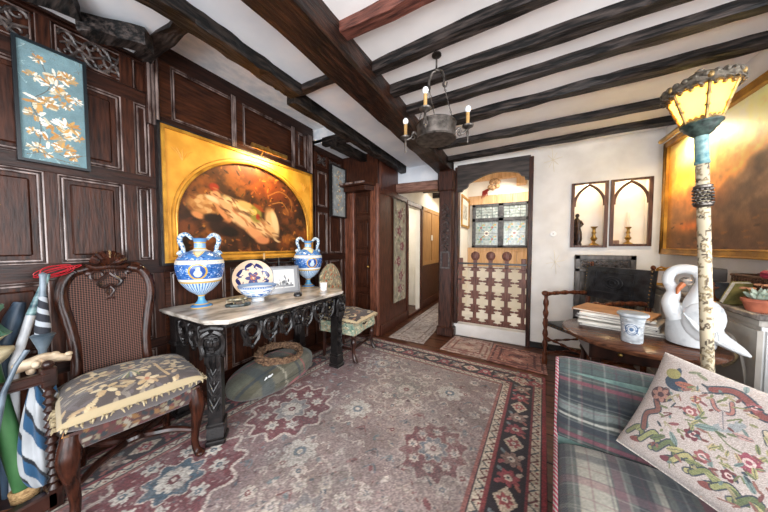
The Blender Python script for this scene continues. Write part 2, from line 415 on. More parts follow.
for i,(a,b,w,l) in enumerate(JO):
    w*=JW; beam((a[0],a[1]-w/2,ZB+.055),(b[0],b[1]-w/2,ZB+.055),w,.10,BEAMR if i==0 else BEAMX,'dark oak '+l,seed=i+5,amp=.006 if i!=4 else .013)
beam((-.99,-1.4,2.47),(-.99,3.86,2.47),.215,.20,GIRD,'massive reddish-brown oak girder running along the ceiling',31,.007,30)
beam((-1.545,-1.4,2.53),(-1.545,1.42,2.53),.115,.16,BEAMY,'thick pitted dark beam left of the girder',32,.009,40)
beam((-1.645,1.46,2.53),(-1.645,3.68,2.53),.09,.16,BEAMY,'narrower dark beam continuing towards the hall',33,.009,24)
beam((-2.01,2.42,2.545),(-1.97,3.08,2.545),.10,.10,BEAMY,'dark beam end over the corner by the door',34,.008,8)
beam((-2.20,2.46,2.60),(-1.62,2.46,2.60),.07,.1,BEAMX,'thin dark cross piece at the far end of the rough plaster strip',36,.006,6)
beam((-1.60,1.45,2.54),(-1.08,1.45,2.54),.06,.10,BEAMX,'short cross timber between beam and girder',35,.006,6)
beam((-2.36,.765,2.66),(-1.56,.765,2.66),.09,.15,BEAMX,'short dark cross beam at the panelling corner',37,.01,6)
beam((-2.18,.47,2.53),(-1.98,.69,2.53),.1,.09,BEAMX,'stub of dark timber under the ceiling by the carved frieze',38,.008,5)
beam((-2.24,-.1,2.58),(-2.04,.42,2.58),.17,.12,BEAMX,'rough block end of a beam above the carved frieze',39,.012,6)
# far wall with archway and two niches
HOL=[(-.80,.095,.165,2.43),(.53,.86,1.285,2.03),(.885,1.22,1.30,2.03)]
wf=struct(cells([-.86,RX+.15],[0,2.62],HOL,FARY,FARY+.24,'xz').build('wall_far',WALLP),'white plaster far wall with two lit niches')
for i,h in enumerate(HOL[1:]):
    m=MB(); m.box(h[0]-.01,h[1]+.01,FARY+.17,FARY+.2,h[2]-.01,h[3]+.01)
    m.build('niche_lining',NICHE,wf)
    point('niche_bulb',((h[0]+h[1])/2,FARY+.085,h[3]-.045),1.1,(1,.72,.40),.02)  # assumed bulb: only its warm light is placed, no lamp is modelled
# painted star motifs and little round socket
def star(cx,cz,s):
    cv=Cv(1,1.5,60,'#eae7e1',5)
    for k in range(8):
        a=k*math.pi/4+.1; cv.line([(.5,.75),(.5+.42*math.cos(a),.75+.6*math.sin(a))],.07,'#cdb684',.75)
    cv.ell(.5,.75,.13,.13,'#cdb684')
    cv.a=cv.a
    return cv
for (u,v,lab) in ((553,160,'upper'),(555,262,'lower')):
    p=at_y(u,v,FARY-.002); m=MB()
    for k in range(8):
        a=k*math.pi/4+.15; L=.085 if k%2 else .12
        m.bar((0,0,0),(L*math.cos(a)*.8,0,L*math.sin(a)*1.25),.003,.012,up=(0,1,0))
    o=m.build('stencil_star',mat('faded_gold_%s'%lab,'#e0d6bc',rough=.8),wf,loc=p)
p=at_y(553,234,FARY-.004); m=MB(); m.lathe([(.001,0),(.032,0),(.034,.006),(.028,.012),(.001,.013)],n=20,axis='y'); m.T=Matrix.Identity(4)
for v in range(len(m.v)): m.v[v]=(m.v[v][0],-m.v[v][1],m.v[v][2])
o=m.build('wall_socket',mat('white_plastic','#f4f4f2',rough=.4),smooth=True,loc=p); tag(o,'small round white fitting on the white wall beside the archway','socket')
m=MB(); m.ell((0,-.014,0),.006,.003,.006,8,6); m.build('hole',BLACK,o)
m=MB(); m.box(.13,RX,FARY-.02,FARY,0,.075,.004); struct(m.build('baseboard_far',BLACKW))
# right wall
m=MB(); m.box(RX,RX+.12,1.7,FARY,0,2.62); struct(m.build('wall_right',WALLP))
# archway: posts, board and step
m=MB(); m.box(.085,.135,FARY-.04,FARY+.12,.0,2.42,.006); struct(m.build('trim_30',POSTM),'dark upright timber at the right of the archway')
m=MB(); m.box(-.835,-.785,FARY-.03,FARY+.12,.17,2.42,.006); struct(m.build('trim_31',POSTM),'dark upright timber at the left of the archway')
top=[(-.80,2.42),(.10,2.42)]
P=[(-.80,2.44),(.10,2.44),(.10,2.14),(.045,2.15),(.035,2.19),(.0,2.205),(-.02,2.235)]
for k in range(13):
    t=k/12; P.append((-.04-.60*t,2.235+.085*math.sin(math.pi*(t*.9+.05))-.07*t))
P+=[(-.66,2.13),(-.69,2.11),(-.72,2.10),(-.74,2.07),(-.80,2.07)]
m=MB(); m.prism(P,'xz',FARY-.035,FARY+.03); struct(m.build('trim_32',mat('archboard_wood','#1d1714','#4a3f3a',rough=.45,scale=(4,20,30),bump=.3)),'dark curved arch board over the gated opening')
m=MB(); m.box(-.86,.135,FARY-.03,FARY+.24,0,.175,.01); m.box(-.95,.14,FARY+.0,5.0,0,.16); struct(m.build('trim_33',WALLP),'white painted stone step under the gate')
# carved post
m=MB(); m.box(-1.03,-.83,FARY-.16,FARY+.02,0,2.30,.02); m.box(-1.05,-.81,FARY-.18,FARY+.03,2.06,2.37,.03); m.box(-1.05,-.8,FARY-.18,FARY+.04,0,.14,.02)
post=struct(m.build('trim_34',POSTM),'carved dark timber post carrying the girder end')
m=MB(); y=FARY-.165
for k in range(7):
    z=1.2+k*.1; m.tube([(-.98,y,z),(-.90,y-.012,z+.05),(-.94,y-.012,z+.09),(-.97,y,z+.06)],.012,6)
    m.ell((-.9,y,z+.02),.022,.018,.022,8,6)
m.ring([(-.995,.98),(-.865,.98),(-.865,1.22),(-.995,1.22)],[(-.975,1.0),(-.885,1.0),(-.885,1.2),(-.975,1.2)],'xz',y-.015,y+.01)
m.build('carving',CARVE,post,smooth=True)
m=MB(); m.box(-1.78,-1.03,3.69,3.75,2.27,2.62); struct(m.build('wall_over_hall',CEIL))
m=MB(); m.bar((-1.88,FARY,2.225),(-1.02,FARY,2.20),.16,.135,.015); struct(m.build('trim_35',wood('header_wood','#5f4035','#a27b6b',0,rough=.5,bump=.6)),'reddish beam across the mouth of the hall')
# ---- left panelling
def panelwall(name,xface,y0,y1,stiles,rails,zt,holes=(),mats=None,label=None,axis='y',sgn=1,bev=True):
    """axis y: wall in plane x=xface facing +x ; axis x: wall in plane y=xface facing -y"""
    def bx(m,a0,a1,z0,z1,d0,d1,ch=0):
        if axis=='y': m.box(xface-d1*-1 if False else xface+d0,xface+d1,a0,a1,z0,z1,ch)
        else: m.box(a0,a1,xface-d0,xface-d1,z0,z1,ch)
    m=MB(); bx(m,y0,y1,0,zt,-.06,-.012); root=struct(m.build(name,mats[0]),label)
    m=MB()
    for (a,b,z0,z1) in stiles: bx(m,a,b,z0,z1,-.02,.012,.004)
    root2=m.build('stile',mats[0],root)
    m=MB()
    for (z0,z1,a,b) in rails: bx(m,a,b,z0,z1,-.02,.015,.004)
    m.build('rail',mats[1],root)
    return root,bx
# section A
ZR=lambda z:1.3+(z-1.3)*1.026
stA=[(-1.5,-1.42,0,2.6),(-.9,-.82,0,2.6),(-.35,-.29,0,2.6),(.0,.05,1.2,1.72),(.05,.09,0,2.6),(.335,.385,0,2.6),(.66,.725,0,2.6),(.80,.86,0,2.62)]
rlA=[(1.10,1.20,-1.5,.86),(1.715,1.80,-1.5,.86),(2.29,2.385,-1.5,.86),(0,.16,-1.5,.86),(.55,.62,-1.5,.86)]
wl,bx=panelwall('wall_left',LX,-1.5,.86,stA,rlA,2.66,mats=(PANEL,RAILW),label='dark oak panelling with carved frieze')
m=MB() # cornice
m.box(LX-.02,LX+.02,-1.5,.80,2.572,2.59,.004); m.box(LX-.02,LX+.045,-1.5,.80,2.588,2.66,.006)
m.build('cornice',RAILW,wl)
def mould(m,a0,a1,z0,z1,x,w=.012,h=.014,axis='y'):
    for o in (0,.018):
        A0,A1,Z0,Z1=a0+o,a1-o,z0+o,z1-o
        if A1-A0<.03 or Z1-Z0<.03: break
        for (p,q) in (((A0,Z0),(A1,Z0)),((A1,Z0),(A1,Z1)),((A1,Z1),(A0,Z1)),((A0,Z1),(A0,Z0))):
            f=(lambda s,hh=h*(1-o*20): (x+hh*.3,s[0],s[1])) if axis=='y' else (lambda s,hh=h*(1-o*20): (s[0],x-hh*.3,s[1]))
            m.tube([f(p),f(q)],w*.5,6)
MOULD=mat('moulding_highlight_wood','#3a2a26','#8d7c76',rough=.22,scale=(20,20,5))  # lightened brown puts the highlights caught by moulding edges into the colour
cols=[(-1.42,-.9),(-.82,-.35),(-.29,.0),(.09,.335),(.385,.66),(.725,.80)]
m=MB()
for (a,b) in cols:
    for (z0,z1) in ((.16,.55),(.62,1.10),(1.20,1.715),(1.80,2.29)): mould(m,a,b,z0,z1,LX)
m.build('panel_moulding',MOULD,wl,smooth=True)
# flat raised fields
m=MB()
for (a,b) in cols[:-1]:
    for (z0,z1) in ((.16,.55),(.62,1.10),(1.20,1.715),(1.80,2.29)): bx(m,a+.045,b-.045,z0+.045,z1-.045,-.02,-.002,.01)
m.build('panel_field',PANEL,wl)
def spiral(cx,cz,r,a0,turns,dirn=1,n=14):
    return [(cx+r*(1-.8*i/n)*math.cos(a0+dirn*turns*2*math.pi*i/n),cz+r*(1-.8*i/n)*math.sin(a0+dirn*turns*2*math.pi*i/n)) for i in range(n+1)]
def frieze(m,a0,a1,z0,z1,F,r=.008):
    """scroll carving inside the rectangle; F maps (a,z,out)->xyz"""
    H=z1-z0; n=max(1,round((a1-a0)/(H*1.0))); w=(a1-a0)/n
    for i in range(n):
        c=a0+w*(i+.5); mz=(z0+z1)/2
        m.tube([F(c+H*.0+.26*H*math.cos(t*math.pi/5),mz+.26*H*math.sin(t*math.pi/5),.004) for t in range(10)],r,6,closed=True)
        for sx in (-1,1):
            for sz in (-1,1):
                sp=spiral(c+sx*w*.33,mz+sz*H*.25,H*.2,math.pi/2*(1-sx) ,1.1,sx*sz)
                m.tube([F(p,q,.004+.004*k/len(sp)) for k,(p,q) in enumerate(sp)],list(np.linspace(r*1.3,r*.6,len(sp))),6)
                m.tube([F(c+sx*w*.05,mz+sz*H*.05,.002),F(c+sx*w*.2,mz+sz*H*.32,.008),F(c+sx*w*.42,mz+sz*H*.44,.004)],[r*.8,r*1.5,r*.5],6)
        m.tube([F(c-w*.5,mz,.003),F(c-w*.25,mz+H*.12,.007),F(c,mz,.01),F(c+w*.25,mz-H*.12,.007),F(c+w*.5,mz,.003)],[r*.7,r*1.3,r*.8,r*1.3,r*.7],6)
        m.ell(F(c,mz,.006),r*2,r*2,r*2,8,6)
m=MB()
for (a,b) in ((-1.42,-.9),(-.82,-.35),(-.29,.05),(.09,.335),(.40,.73)):
    frieze(m,a+.02,b-.02,2.395,2.57,lambda p,q,o:(LX-.008+o,p,q))
m.build('frieze_carving',CARVE,wl,smooth=True)
m=MB()
for (a,b) in ((.385,.73),(.09,.335),(-.29,.05)): mould(m,a,b,2.385,2.58,LX,.008)
m.build('frieze_edge',MOULD,wl,smooth=True)
# fluted pilaster at the section break
def flutes(m,y0,y1,z0,z1,x,n=3):
    for k in range(n):
        y=y0+(y1-y0)*(k+.5)/n; m.tube([(x,y,z0),(x,y,z1)],(y1-y0)/n*.42,8)
m=MB(); m.box(LX-.02,LX+.035,.785,.86,2.17,2.79,.004); m.build('pilaster',RAILW,wl)
m=MB(); flutes(m,.79,.855,2.17,2.78,LX+.036); m.build('fluting',MOULD,wl,smooth=True)
# section B behind the gilt picture
stB=[(.86,.90,0,1.2),(1.30,1.35,0,1.2),(1.75,1.80,0,1.2),(2.30,2.42,0,2.79),(.86,.94,2.15,2.79),(1.43,1.50,2.15,2.79),(2.12,2.18,2.15,2.79)]
rlB=[(1.10,1.20,.86,2.42),(2.16,2.26,.86,2.42),(0,.16,.86,2.42),(.55,.62,.86,2.42),(2.66,2.80,.86,2.42)]
wl2,bx2=panelwall('wall_left_middle',LX,.86,2.45,stB,rlB,2.79,mats=(BROWNP,RAILW),label='dark panelling behind the gilt arched picture')
m=MB()
for (a,b) in ((.90,1.30),(1.35,1.75),(1.80,2.30)):
    for (z0,z1) in ((.16,.55),(.62,1.10)): bx2(m,a,b,z0,z1,-.02,-.005); 
m.build('dado_panel',PANEL,wl2)
m=MB()
for (a,b) in ((.90,1.30),(1.35,1.75),(1.80,2.30)):
    for (z0,z1) in ((.16,.55),(.62,1.10)): mould(m,a,b,z0,z1,LX)
for (a,b) in ((.94,1.43),(1.50,2.12),(2.18,2.30)): mould(m,a,b,2.26,2.66,LX)
for (a,b) in ((1.385,1.43),(2.07,2.12),(2.31,2.40)): flutes(m,a,b,2.2,2.68,LX+.02)
m.build('panel_moulding',MOULD,wl2,smooth=True)
# section C up to the corner
stC=[(2.45,2.50,0,2.6),(2.68,2.73,0,2.6),(3.0,3.08,0,2.6)]
rlC=[(1.10,1.20,2.45,3.08),(1.75,1.83,2.45,3.08),(2.29,2.36,2.45,3.08),(0,.16,2.45,3.08),(2.52,2.66,2.45,3.08)]
wl3,bx3=panelwall('wall_left_corner',LX,2.45,3.08,stC,rlC,2.66,mats=(PANEL,RAILW),label='dark panelling with small carved friezes by the door')
m=MB()
for (a,b) in ((2.50,2.68),(2.73,3.0)):
    for (z0,z1) in ((.16,1.10),(1.20,1.75),(1.83,2.29)): mould(m,a,b,z0,z1,LX)
m.build('panel_moulding',MOULD,wl3,smooth=True)
m=MB(); frieze(m,2.51,2.67,2.38,2.51,lambda p,q,o:(LX-.008+o,p,q),.006); frieze(m,2.74,2.99,2.38,2.51,lambda p,q,o:(LX-.008+o,p,q),.006); m.build('frieze_carving',CARVE,wl3,smooth=True)
# return wall with the door
RY=3.10; HX=-1.76
m=MB(); m.box(LX,HX,RY+.02,RY+.10,2.10,2.62); m.box(LX,-2.24,RY-.02,RY+.10,0,2.62,.01); m.box(-2.24,-2.17,RY-.05,RY+.02,0,2.16,.012); m.box(-1.90,-1.78,RY-.05,RY+.04,0,2.16,.02); m.box(-1.80,HX+.01,RY-.06,RY+.12,0,2.62,.02)
wr=struct(m.build('wall_return',wood('door_surround_wood','#3a1f16','#85523f',2,rough=.36,bump=.3)),'reddish-brown door surround')
m=MB(); m.box(-2.20,-1.88,RY+.0,RY+.04,0,2.14); mt_=MB(); mt_.box(LX,HX+.012,RY-.068,RY-.02,2.17,2.62); mt_.build('upper_board',PANEL,wr)
d1=struct(m.build('door_1',PANEL),'dark panelled door beneath the canopy')
m=MB()
for z0,z1 in ((.1,.62),(.70,1.18),(1.26,1.68),(1.76,2.06)):
    mould(m,-2.16,-1.92,z0,z1,RY,axis='x'); m.box(-2.13,-1.95,RY-.006,RY+.01,z0+.04,z1-.04,.004)
m.build('door_panel',PANEL,d1)
m=MB(); m.ell((-1.925,RY-.04,1.0),.02,.02,.02,10,7); m.tube([(-1.925,RY-.03,1.0),(-1.925,RY,1.0)],.008,8); m.build('door_knob',BRASS,d1,smooth=True)
m=MB(); m.prism([(-2.27,RY-.24),(-1.86,RY-.24),(-1.76,RY-.02),(-2.27,RY-.02)],'xy',2.14,2.17); m.prism([(-2.25,RY-.17),(-1.90,RY-.17),(-1.79,RY-.02),(-2.25,RY-.02)],'xy',2.08,2.14); m.box(-1.88,-1.86,RY-.06,RY-.03,2.17,2.40); struct(m.build('trim_36',PANEL),'angled dark canopy over the corner door')
m=MB(); m.box(-2.27,-1.85,RY-.255,RY-.235,2.155,2.18); m.build('canopy_edge',MOULD,bpy.data.objects['trim_36'])
# hall wall
TB='hall_panel_wood'; HP=wood(TB,'#2a140e','#64382a',2,rough=.3,bump=.2)
m=cells([3.19,6.6],[0,2.7],[(4.12,4.78,.0,2.02)],HX-.10,HX,'yz'); wh=struct(m.build('wall_hall',CREAM),'cream plaster hall wall above dark panels')
m=MB()
for a,b in ((RY,4.10),(4.80,6.5)):
    m.box(HX-.01,HX+.012,a,b,0.0,2.12 if a<4 else .92); m.box(HX,HX+.03,a,b,0,.16,.006)
m.box(HX-.01,HX+.014,RY+.05,3.70,2.1,2.62); m.box(HX,HX+.03,4.05,4.12,0,2.1,.008); m.box(HX,HX+.035,4.74,4.82,0,2.1,.008); m.box(HX,HX+.035,4.04,4.82,2.02,2.10,.008); m.box(HX,HX+.03,RY,4.04,2.05,2.13,.008); m.box(HX,HX+.035,4.1,4.76,0,.05,.005)
m.build('dado',HP,wh)
m=MB(); m.box(HX-.008,HX+.02,4.84,6.1,.92,2.10); m.build('pale_boarding',PINEL,wh)
m=MB()
for (a,b) in ((4.84,4.93),(5.42,5.5),(6.0,6.1)): m.box(HX+.015,HX+.035,a,b,.92,2.1,.004)
m.box(HX+.015,HX+.033,4.84,6.1,.9,.98,.004); m.box(HX+.015,HX+.033,4.84,6.1,2.02,2.1,.004); m.build('frame',PINEL,wh)
m=MB(); m.box(HX+.03,HX+.045,5.36,5.46,1.42,1.54,.005); o=m.build('thermostat',mat('cream_plastic','#efece2',rough=.4)); tag(o,'small white thermostat box on the pale boarding in the hall','thermostat')
m=MB(); m.box(-2.9,-2.86,3.9,5.2,0,2.5); m.box(-2.9,HX-.1,5.1,5.15,0,2.5);m.box(-2.9,HX-.1,3.85,3.9,0,2.5); m.box(-2.9,HX-.1,3.9,5.1,2.3,2.35); struct(m.build('wall_side_room',CREAM))
m=MB(); m.box(-2.3,-.8,6.3,6.38,0,2.5); struct(m.build('wall_hall_end',CREAM))
m=MB(); m.box(-1.70,-1.35,6.26,6.3,0,2.05,.01); d2=struct(m.build('door_2',PINEL))
for k,(y,z) in enumerate(((4.35,2.44),(4.95,2.44),(5.6,2.44))):
    beam((HX,y,z),(-.95,y,z),.11,.11,BEAMX,'dark beam across the hall ceiling, %s'%('nearest the room','in the middle','farthest')[k],60+k,.006,6)
# hall/landing divider
m=MB(); m.box(-1.0,-.86,3.86,6.3,0,2.55); struct(m.build('wall_divider',CREAM),'cream wall between hall and landing')
# landing
LY=4.9
m=MB(); m.box(-.9,.5,LY,LY+.06,0,2.62); m.box(.36,.42,3.94,LY,0,2.62); wlnd=struct(m.build('wall_landing',CREAM),'cream landing wall behind the gate')
m=MB()
for k in range(6):
    x=-.86+k*.205; m.box(x,x+.2,LY-.03,LY,.93,1.26,.004)
for k in range(5):
    x=-.86+k*.245; m.box(x,x+.24,LY-.04,LY,2.05,2.21,.004)
m.box(-.86,.36,LY-.035,LY,1.2,1.27,.004); m.box(-.9,.36,LY-.12,LY,2.47,2.62,.01); m.box(-.07,.08,LY-.14,LY,2.33,2.60,.01)
m.build('pine_cladding',PINE,wlnd)
wd=MB(); wx0,wx1,wz0,wz1=-.78,.13,1.27,2.05
for (a,b,c,d) in ((wx0,wx0+.06,wz0,wz1),(wx1-.05,wx1,wz0,wz1),(wx0,wx1,wz0,wz0+.045),(wx0,wx1,wz1-.05,wz1),(-.345,-.255,wz0,wz1),(wx0,wx1,1.735,1.80)): wd.box(a,b,LY-.07,LY-.03,c,d,.006)
w1=struct(wd.build('window_1',mat('grey_weathered_frame','#2e2d2f','#5b5a5b',rough=.5,scale=(20,20,20),bump=.3)),'dark-framed leaded stained-glass window')
def pane(x0,x1,z0,z1,kind,seed):
    cv=Cv(x1-x0,z1-z0,150,'#9fa8a4',seed); w,h=cv.W,cv.H; r=random.Random(seed)
    cv.noise(30,.25)
    if kind==0:
        for k in range(26): cv.ell(r.random()*w,r.random()*h,.018,.012,r.choice(['#8e9a94','#a9aaa2','#6f7d7c','#d5d6cf']),r.random()*3)
    else:
        for sx in (0,1):
            for sz in (0,1):
                cx=w*(.25+.5*sx);cz=h*(.25+.5*sz)
                for k in range(6):
                    a=k*math.pi/3; cv.ell(cx+.05*math.cos(a),cz+.05*math.sin(a),.024,.012,['#5f8f86','#8a9c5e','#7f9fb0'][k%3],a)
                cv.ell(cx,cz,.02,.02,'#b0563c' if kind==1 else '#d69b3c'); cv.ell(cx+.05,cz+.045,.014,.014,'#c78a3a')
        cv.ell(w/2,h/2,.045,.045,'#e5e0cf'); cv.ell(w/2,h/2,.022,.022,'#8a3d2c' if kind==1 else '#c5572f')
        for k in range(4):
            a=k*math.pi/2+math.pi/4; cv.line([(w/2,h/2),(w/2+.16*math.cos(a),h/2+.14*math.sin(a))],.006,'#3a3c3c')
    for k in range(1,4): cv.line([(w*k/4,0),(w*k/4,h)],.004,'#4a4c4d'); cv.line([(0,h*k/4),(w,h*k/4)],.004,'#4a4c4d')
    o=sheet('window_pane',cv,lambda S,T:(x0+(x1-x0)*S,LY-.045,z0+(z1-z0)*T),PTG,w1)
pane(-.72,-.345,1.315,1.735,1,4); pane(-.255,.08,1.315,1.735,2,5); pane(-.72,-.345,1.80,2.0,0,6); pane(-.255,.08,1.80,2.0,0,7)
# carved cupboard door in the far wall
x0,x1,z0,z1=.575,1.105,.42,1.195
m=MB(); m.box(x0,x1,FARY-.035,FARY+.0,z0,z1,.005); 
for (a,b,c,d) in ((x0,x0+.05,z0,z1),(x1-.05,x1,z0,z1),(x0,x1,z1-.05,z1),(x0,x1,1.0,1.04),(x0,x1,z0,z0+.05),(.80,.85,z0,1.0)): m.box(a,b,FARY-.055,FARY-.03,c,d,.005)
d3=struct(m.build('door_3',mat('grey_oak_door','#383533','#6e6864',rough=.4,scale=(20,20,6),bump=.3)),'low carved dark oak cupboard door in the white wall')
m=MB(); frieze(m,x0+.06,x1-.06,1.05,1.14,lambda p,q,o:(p,FARY-.037-o,q),.005); m.build('door_carving',CARVE,d3,smooth=True)
# ================================================================ PICTURES
def ringrect(x0,x1,z0,z1): return [(x0,z0),(x1,z0),(x1,z1),(x0,z1)]
def frame_yz(m,y0,y1,z0,z1,w,xa,xb): m.ring(ringrect(y0,y1,z0,z1),ringrect(y0+w,y1-w,z0+w,z1-w),'yz',xa,xb)
# -- gilt picture with arched opening
PX=-2.315
a=at_x(161,126,PX); b=at_x(310,177,PX); y0,y1=a.y,b.y+.0; z0,z1=1.185,2.175; cy=(y0+y1)/2
gp=thing('gilt_framed_painting','large oil painting of reclining figures under a gold arched mount on dark panelling','painting',(PX,cy,z0))
Wd=y1-y0; Hd=z1-z0
def pc(u,v):
    q=at_x(u,v,PX); return (q.y-y0,q.z-z0)
cv=Cv(Wd,Hd,230,'#3a2313',11); cv.noise(7,.9,5)
n=vnoise(cv.w,cv.h,9,7,cv.rng,4); cv.mix(np.clip((n-.5)*5,0,1),'#8a4a1c',.7); n=vnoise(cv.w,cv.h,14,9,cv.rng,4); cv.mix(np.clip((n-.56)*6,0,1),'#b5702a',.6)
q=pc(240,180); cv.ell(q[0],q[1],.45,.16,'#9a5a24',0,.35,.5); q=pc(270,190); cv.ell(q[0],q[1],.3,.12,'#8c3f18',-.3,.55,.5)
r=random.Random(4)
for k in range(420):
    x=r.random()*Wd; y=r.random()*Hd; cv.ell(x,y,.008+r.random()*.02,.004+r.random()*.006,r.choice(['#c98a3a','#5b2c12','#20120a','#7a4a20','#a8622a','#3b3a1a']),r.random()*3,.7)
def blob(u,v,ru,rv,col,rot=0,al=1,soft=.25):
    q=pc(u,v); s=(pc(u+1,v)[0]-q[0]); cv.ell(q[0],q[1],ru*s,rv*s*.9,col,-R(rot),al,soft)
blob(205,205,17,12,'#c28f55'); 
for k in range(30): blob(205+r.uniform(-15,14),204+r.uniform(-10,10),3.4,2.0,r.choice(['#e0bd86','#b07a40','#d4a466','#8a5326']),r.uniform(-60,60),.85)
blob(198,215,7,4,'#d99a62',20); blob(214,187,5,4.5,'#a8381c'); blob(216,195,4.5,5,'#e0a878'); blob(213,199,8,3,'#efdcb8',20)
blob(228,207,13,5,'#e6b587',42); blob(222,212,10,3.2,'#d79a68',55); blob(233,216,6,2.8,'#e9bf95',80); blob(226,222,7,3,'#cf8f5e',-30)
blob(246,222,17,7.5,'#ecc69a',25); blob(238,205,16,4.2,'#e6d3a0',24); blob(247,206,10,4,'#d8b878',18); blob(262,228,13,7,'#eccfa4',20); blob(272,224,6,14,'#e3c08c',-15); blob(275,222,3,11,'#f1dcb4',-15); blob(257,235,12,5,'#e0a878',30); blob(263,240,7,4,'#d89468')
blob(256,214,6,9,'#8a8a3c',-10); blob(258,217,2,3,'#a83a24'); blob(254,212,3,3,'#d9c36a'); blob(259,208,6,2,'#983a1c',30,.7)
for k in range(60):
    uu=r.uniform(214,278); vv=196+(uu-214)*.62+r.uniform(-10,10); blob(uu,vv,3.2,.9,r.choice(['#8a5634','#f0d8b0','#5a3420','#caa06c']),r.uniform(10,60),.6)
blob(222,228,14,9,'#241510',20,.9); blob(213,218,9,5,'#1e120e',0,.9); blob(230,232,9,5,'#120c0a',10,.8)
for (u,v) in ((236,213),(244,219),(252,226),(262,222),(268,232)): blob(u,v,5,1.2,'#a8683a',35,.6)
cv.line([pc(268,196),pc(280,192),pc(290,200),pc(292,212)],.012,'#a8783c',.7); cv.line([pc(272,204),pc(282,203),pc(288,212)],.01,'#c09050',.6)
cv.a*=np.array([.88,.80,.70])
sheet('canvas',cv,lambda S,T:(.0+0*S,-Wd/2+Wd*S,Hd*T),PTO,gp)
m=MB(); m.box(-.04,-.006,-Wd/2,Wd/2,0,Hd); m.build('backing_board',BLACKW,gp)
# spandrel with arched opening
def archloop(hw,zb,zs,zt,n=40):
    P=[(-hw,zb)]
    for k in range(n+1):
        t=math.pi-math.pi*k/n; P.append((hw*math.cos(t),zs+(zt-zs)*math.sin(t)))
    P.append((hw,zb)); return P
def rectproj(P,x0,x1,zb,zt,cz):
    out=[]
    for (x,z) in P:
        if z<=cz+1e-6: out.append((x0 if x<0 else x1, zb if z==P[0][1] else z)); continue
        dx,dz=x,z-cz; t=min((x1/abs(dx)) if abs(dx)>1e-6 else 9,(zt-cz)/dz if dz>1e-6 else 9); out.append((dx*t,cz+dz*t))
    return out
zb,zs,zt=.05,.33,.905; hw=Wd/2-.07
inner=archloop(hw,zb,zs,zt); outer=rectproj(inner,-Wd/2,Wd/2,0,Hd,zs)
# put exact corners in
for tgt in ((-Wd/2,Hd),(Wd/2,Hd)):
    k=min(range(len(outer)),key=lambda i:(outer[i][0]-tgt[0])**2+(outer[i][1]-tgt[1])**2); outer[k]=tgt
m=MB(); m.ring(outer,inner,'yz',-.02,.012); m.build('arched_mount',GILT,gp)
m=MB(); m.tube([(.014,p[0],p[1]) for p in inner],.012,8,closed=True); m.tube([(.014,p[0]*1.045,zs+(p[1]-zs)*1.06 if p[1]>zs else p[1]-.015) for p in inner],.004,6,closed=True)
frame_yz(m,-Wd/2-.012,Wd/2+.012,-.012,Hd+.012,.022,-.04,.028); m.build('gilt_moulding',GOLD,gp,smooth=True)
m=MB(); frame_yz(m,-Wd/2-.03,Wd/2+.03,-.03,Hd+.03,.02,-.04,.018); m.build('dark_outer_edge',BLACKW,gp)
for s in (-1,1):
    m=MB()
    for k in range(5): m.tube([(.014,s*(Wd/2-.12),Hd-.22),(.015,s*(Wd/2-.12+.015*(k-2)),Hd-.17),(.014,s*(Wd/2-.12+.035*(k-2)),Hd-.13)],.003,5)
    m.build('corner_ornament',GILT,gp,smooth=True)
# picture light
p=at_x(269,153,PX+.13); pl=thing('picture_light','brass picture light bar over the gilt arched painting','picture light',(PX+.15,p.y,p.z+.01))
m=MB(); m.tube([(0,-.19,0),(0,.19,0)],.022,12); m.build('lamp_shade',BRASS,pl,smooth=True)
m=MB(); m.tube([(0,0,.015),(-.03,0,.05),(-.08,0,.04),(-.15,0,-.02)],.006,8); m.tube([(0,.03,.015),(-.02,.05,.03),(0,.07,.015)],.004,6); m.build('bracket',BRASS,pl,smooth=True)
l=area('picture_light_glow',(PX+.15,p.y,p.z-.02),(PX-.1,p.y-.02,1.75),.34,.03,9,(1,.72,.36))
# -- embroidery panel
EX=LX+.03; a=at_x(13,38,EX); b=at_x(83,62,EX); c=at_x(86,170,EX)
y0,y1=a.y,b.y; z1=(a.z+b.z)/2; z0=c.z-.0; Wd=y1-y0; Hd=z1-z0
em=thing('embroidered_panel','tall pale blue silk embroidery of birds and blossoms in a thin dark frame','wall hanging',(EX,(y0+y1)/2,z0))
cv=Cv(Wd,Hd,400,'#6f8c92',21); cv.noise(20,.12); cv.grain(.1)
for k in range(70):
    x=r.random()*Wd;y=r.random()*Hd; cv.line([(x,y),(x+r.uniform(-.02,.02),y+r.uniform(-.02,.02)),(x+r.uniform(-.03,.03),y+r.uniform(-.03,.03))],.0016,r.choice(['#5f8290','#b3cdd0','#6d6a62']),.8)
cv.line([(Wd*.25,.05),(Wd*.3,.2),(Wd*.2,.32),(Wd*.45,.42),(Wd*.35,.55)],.003,'#5b5248')
def blossom(x,y,s,cols):
    s*=1.1
    for k in range(16):
        a=r.uniform(0,6.28); cv.ell(x+math.cos(a)*s*.55,y+math.sin(a)*s*.4,s*.34,s*.10,r.choice(cols),a+r.uniform(-.6,.6))
    for k in range(5): cv.line([(x+r.uniform(-s,s)*.6,y+r.uniform(-s,s)*.4),(x+r.uniform(-s,s)*.8,y+r.uniform(-s,s)*.5)],.002,'#8a7554')
WG=['#e3dfd0','#cfc6ab','#c79a58','#b9854a','#efe9dc','#a9926c']
for (fx,fy,s) in ((.3,.88,.03),(.22,.72,.035),(.58,.78,.055),(.72,.80,.045),(.5,.70,.05),(.62,.63,.045),(.32,.52,.065),(.42,.53,.04),(.70,.55,.03),(.5,.35,.05),(.68,.36,.06),(.6,.27,.04),(.24,.40,.045),(.44,.2,.06),(.62,.15,.05),(.2,.25,.03),(.22,.12,.035),(.35,.08,.03),(.75,.1,.035),(.85,.28,.03),(.85,.62,.03)):
    blossom(fx*Wd,fy*Hd,s,WG)
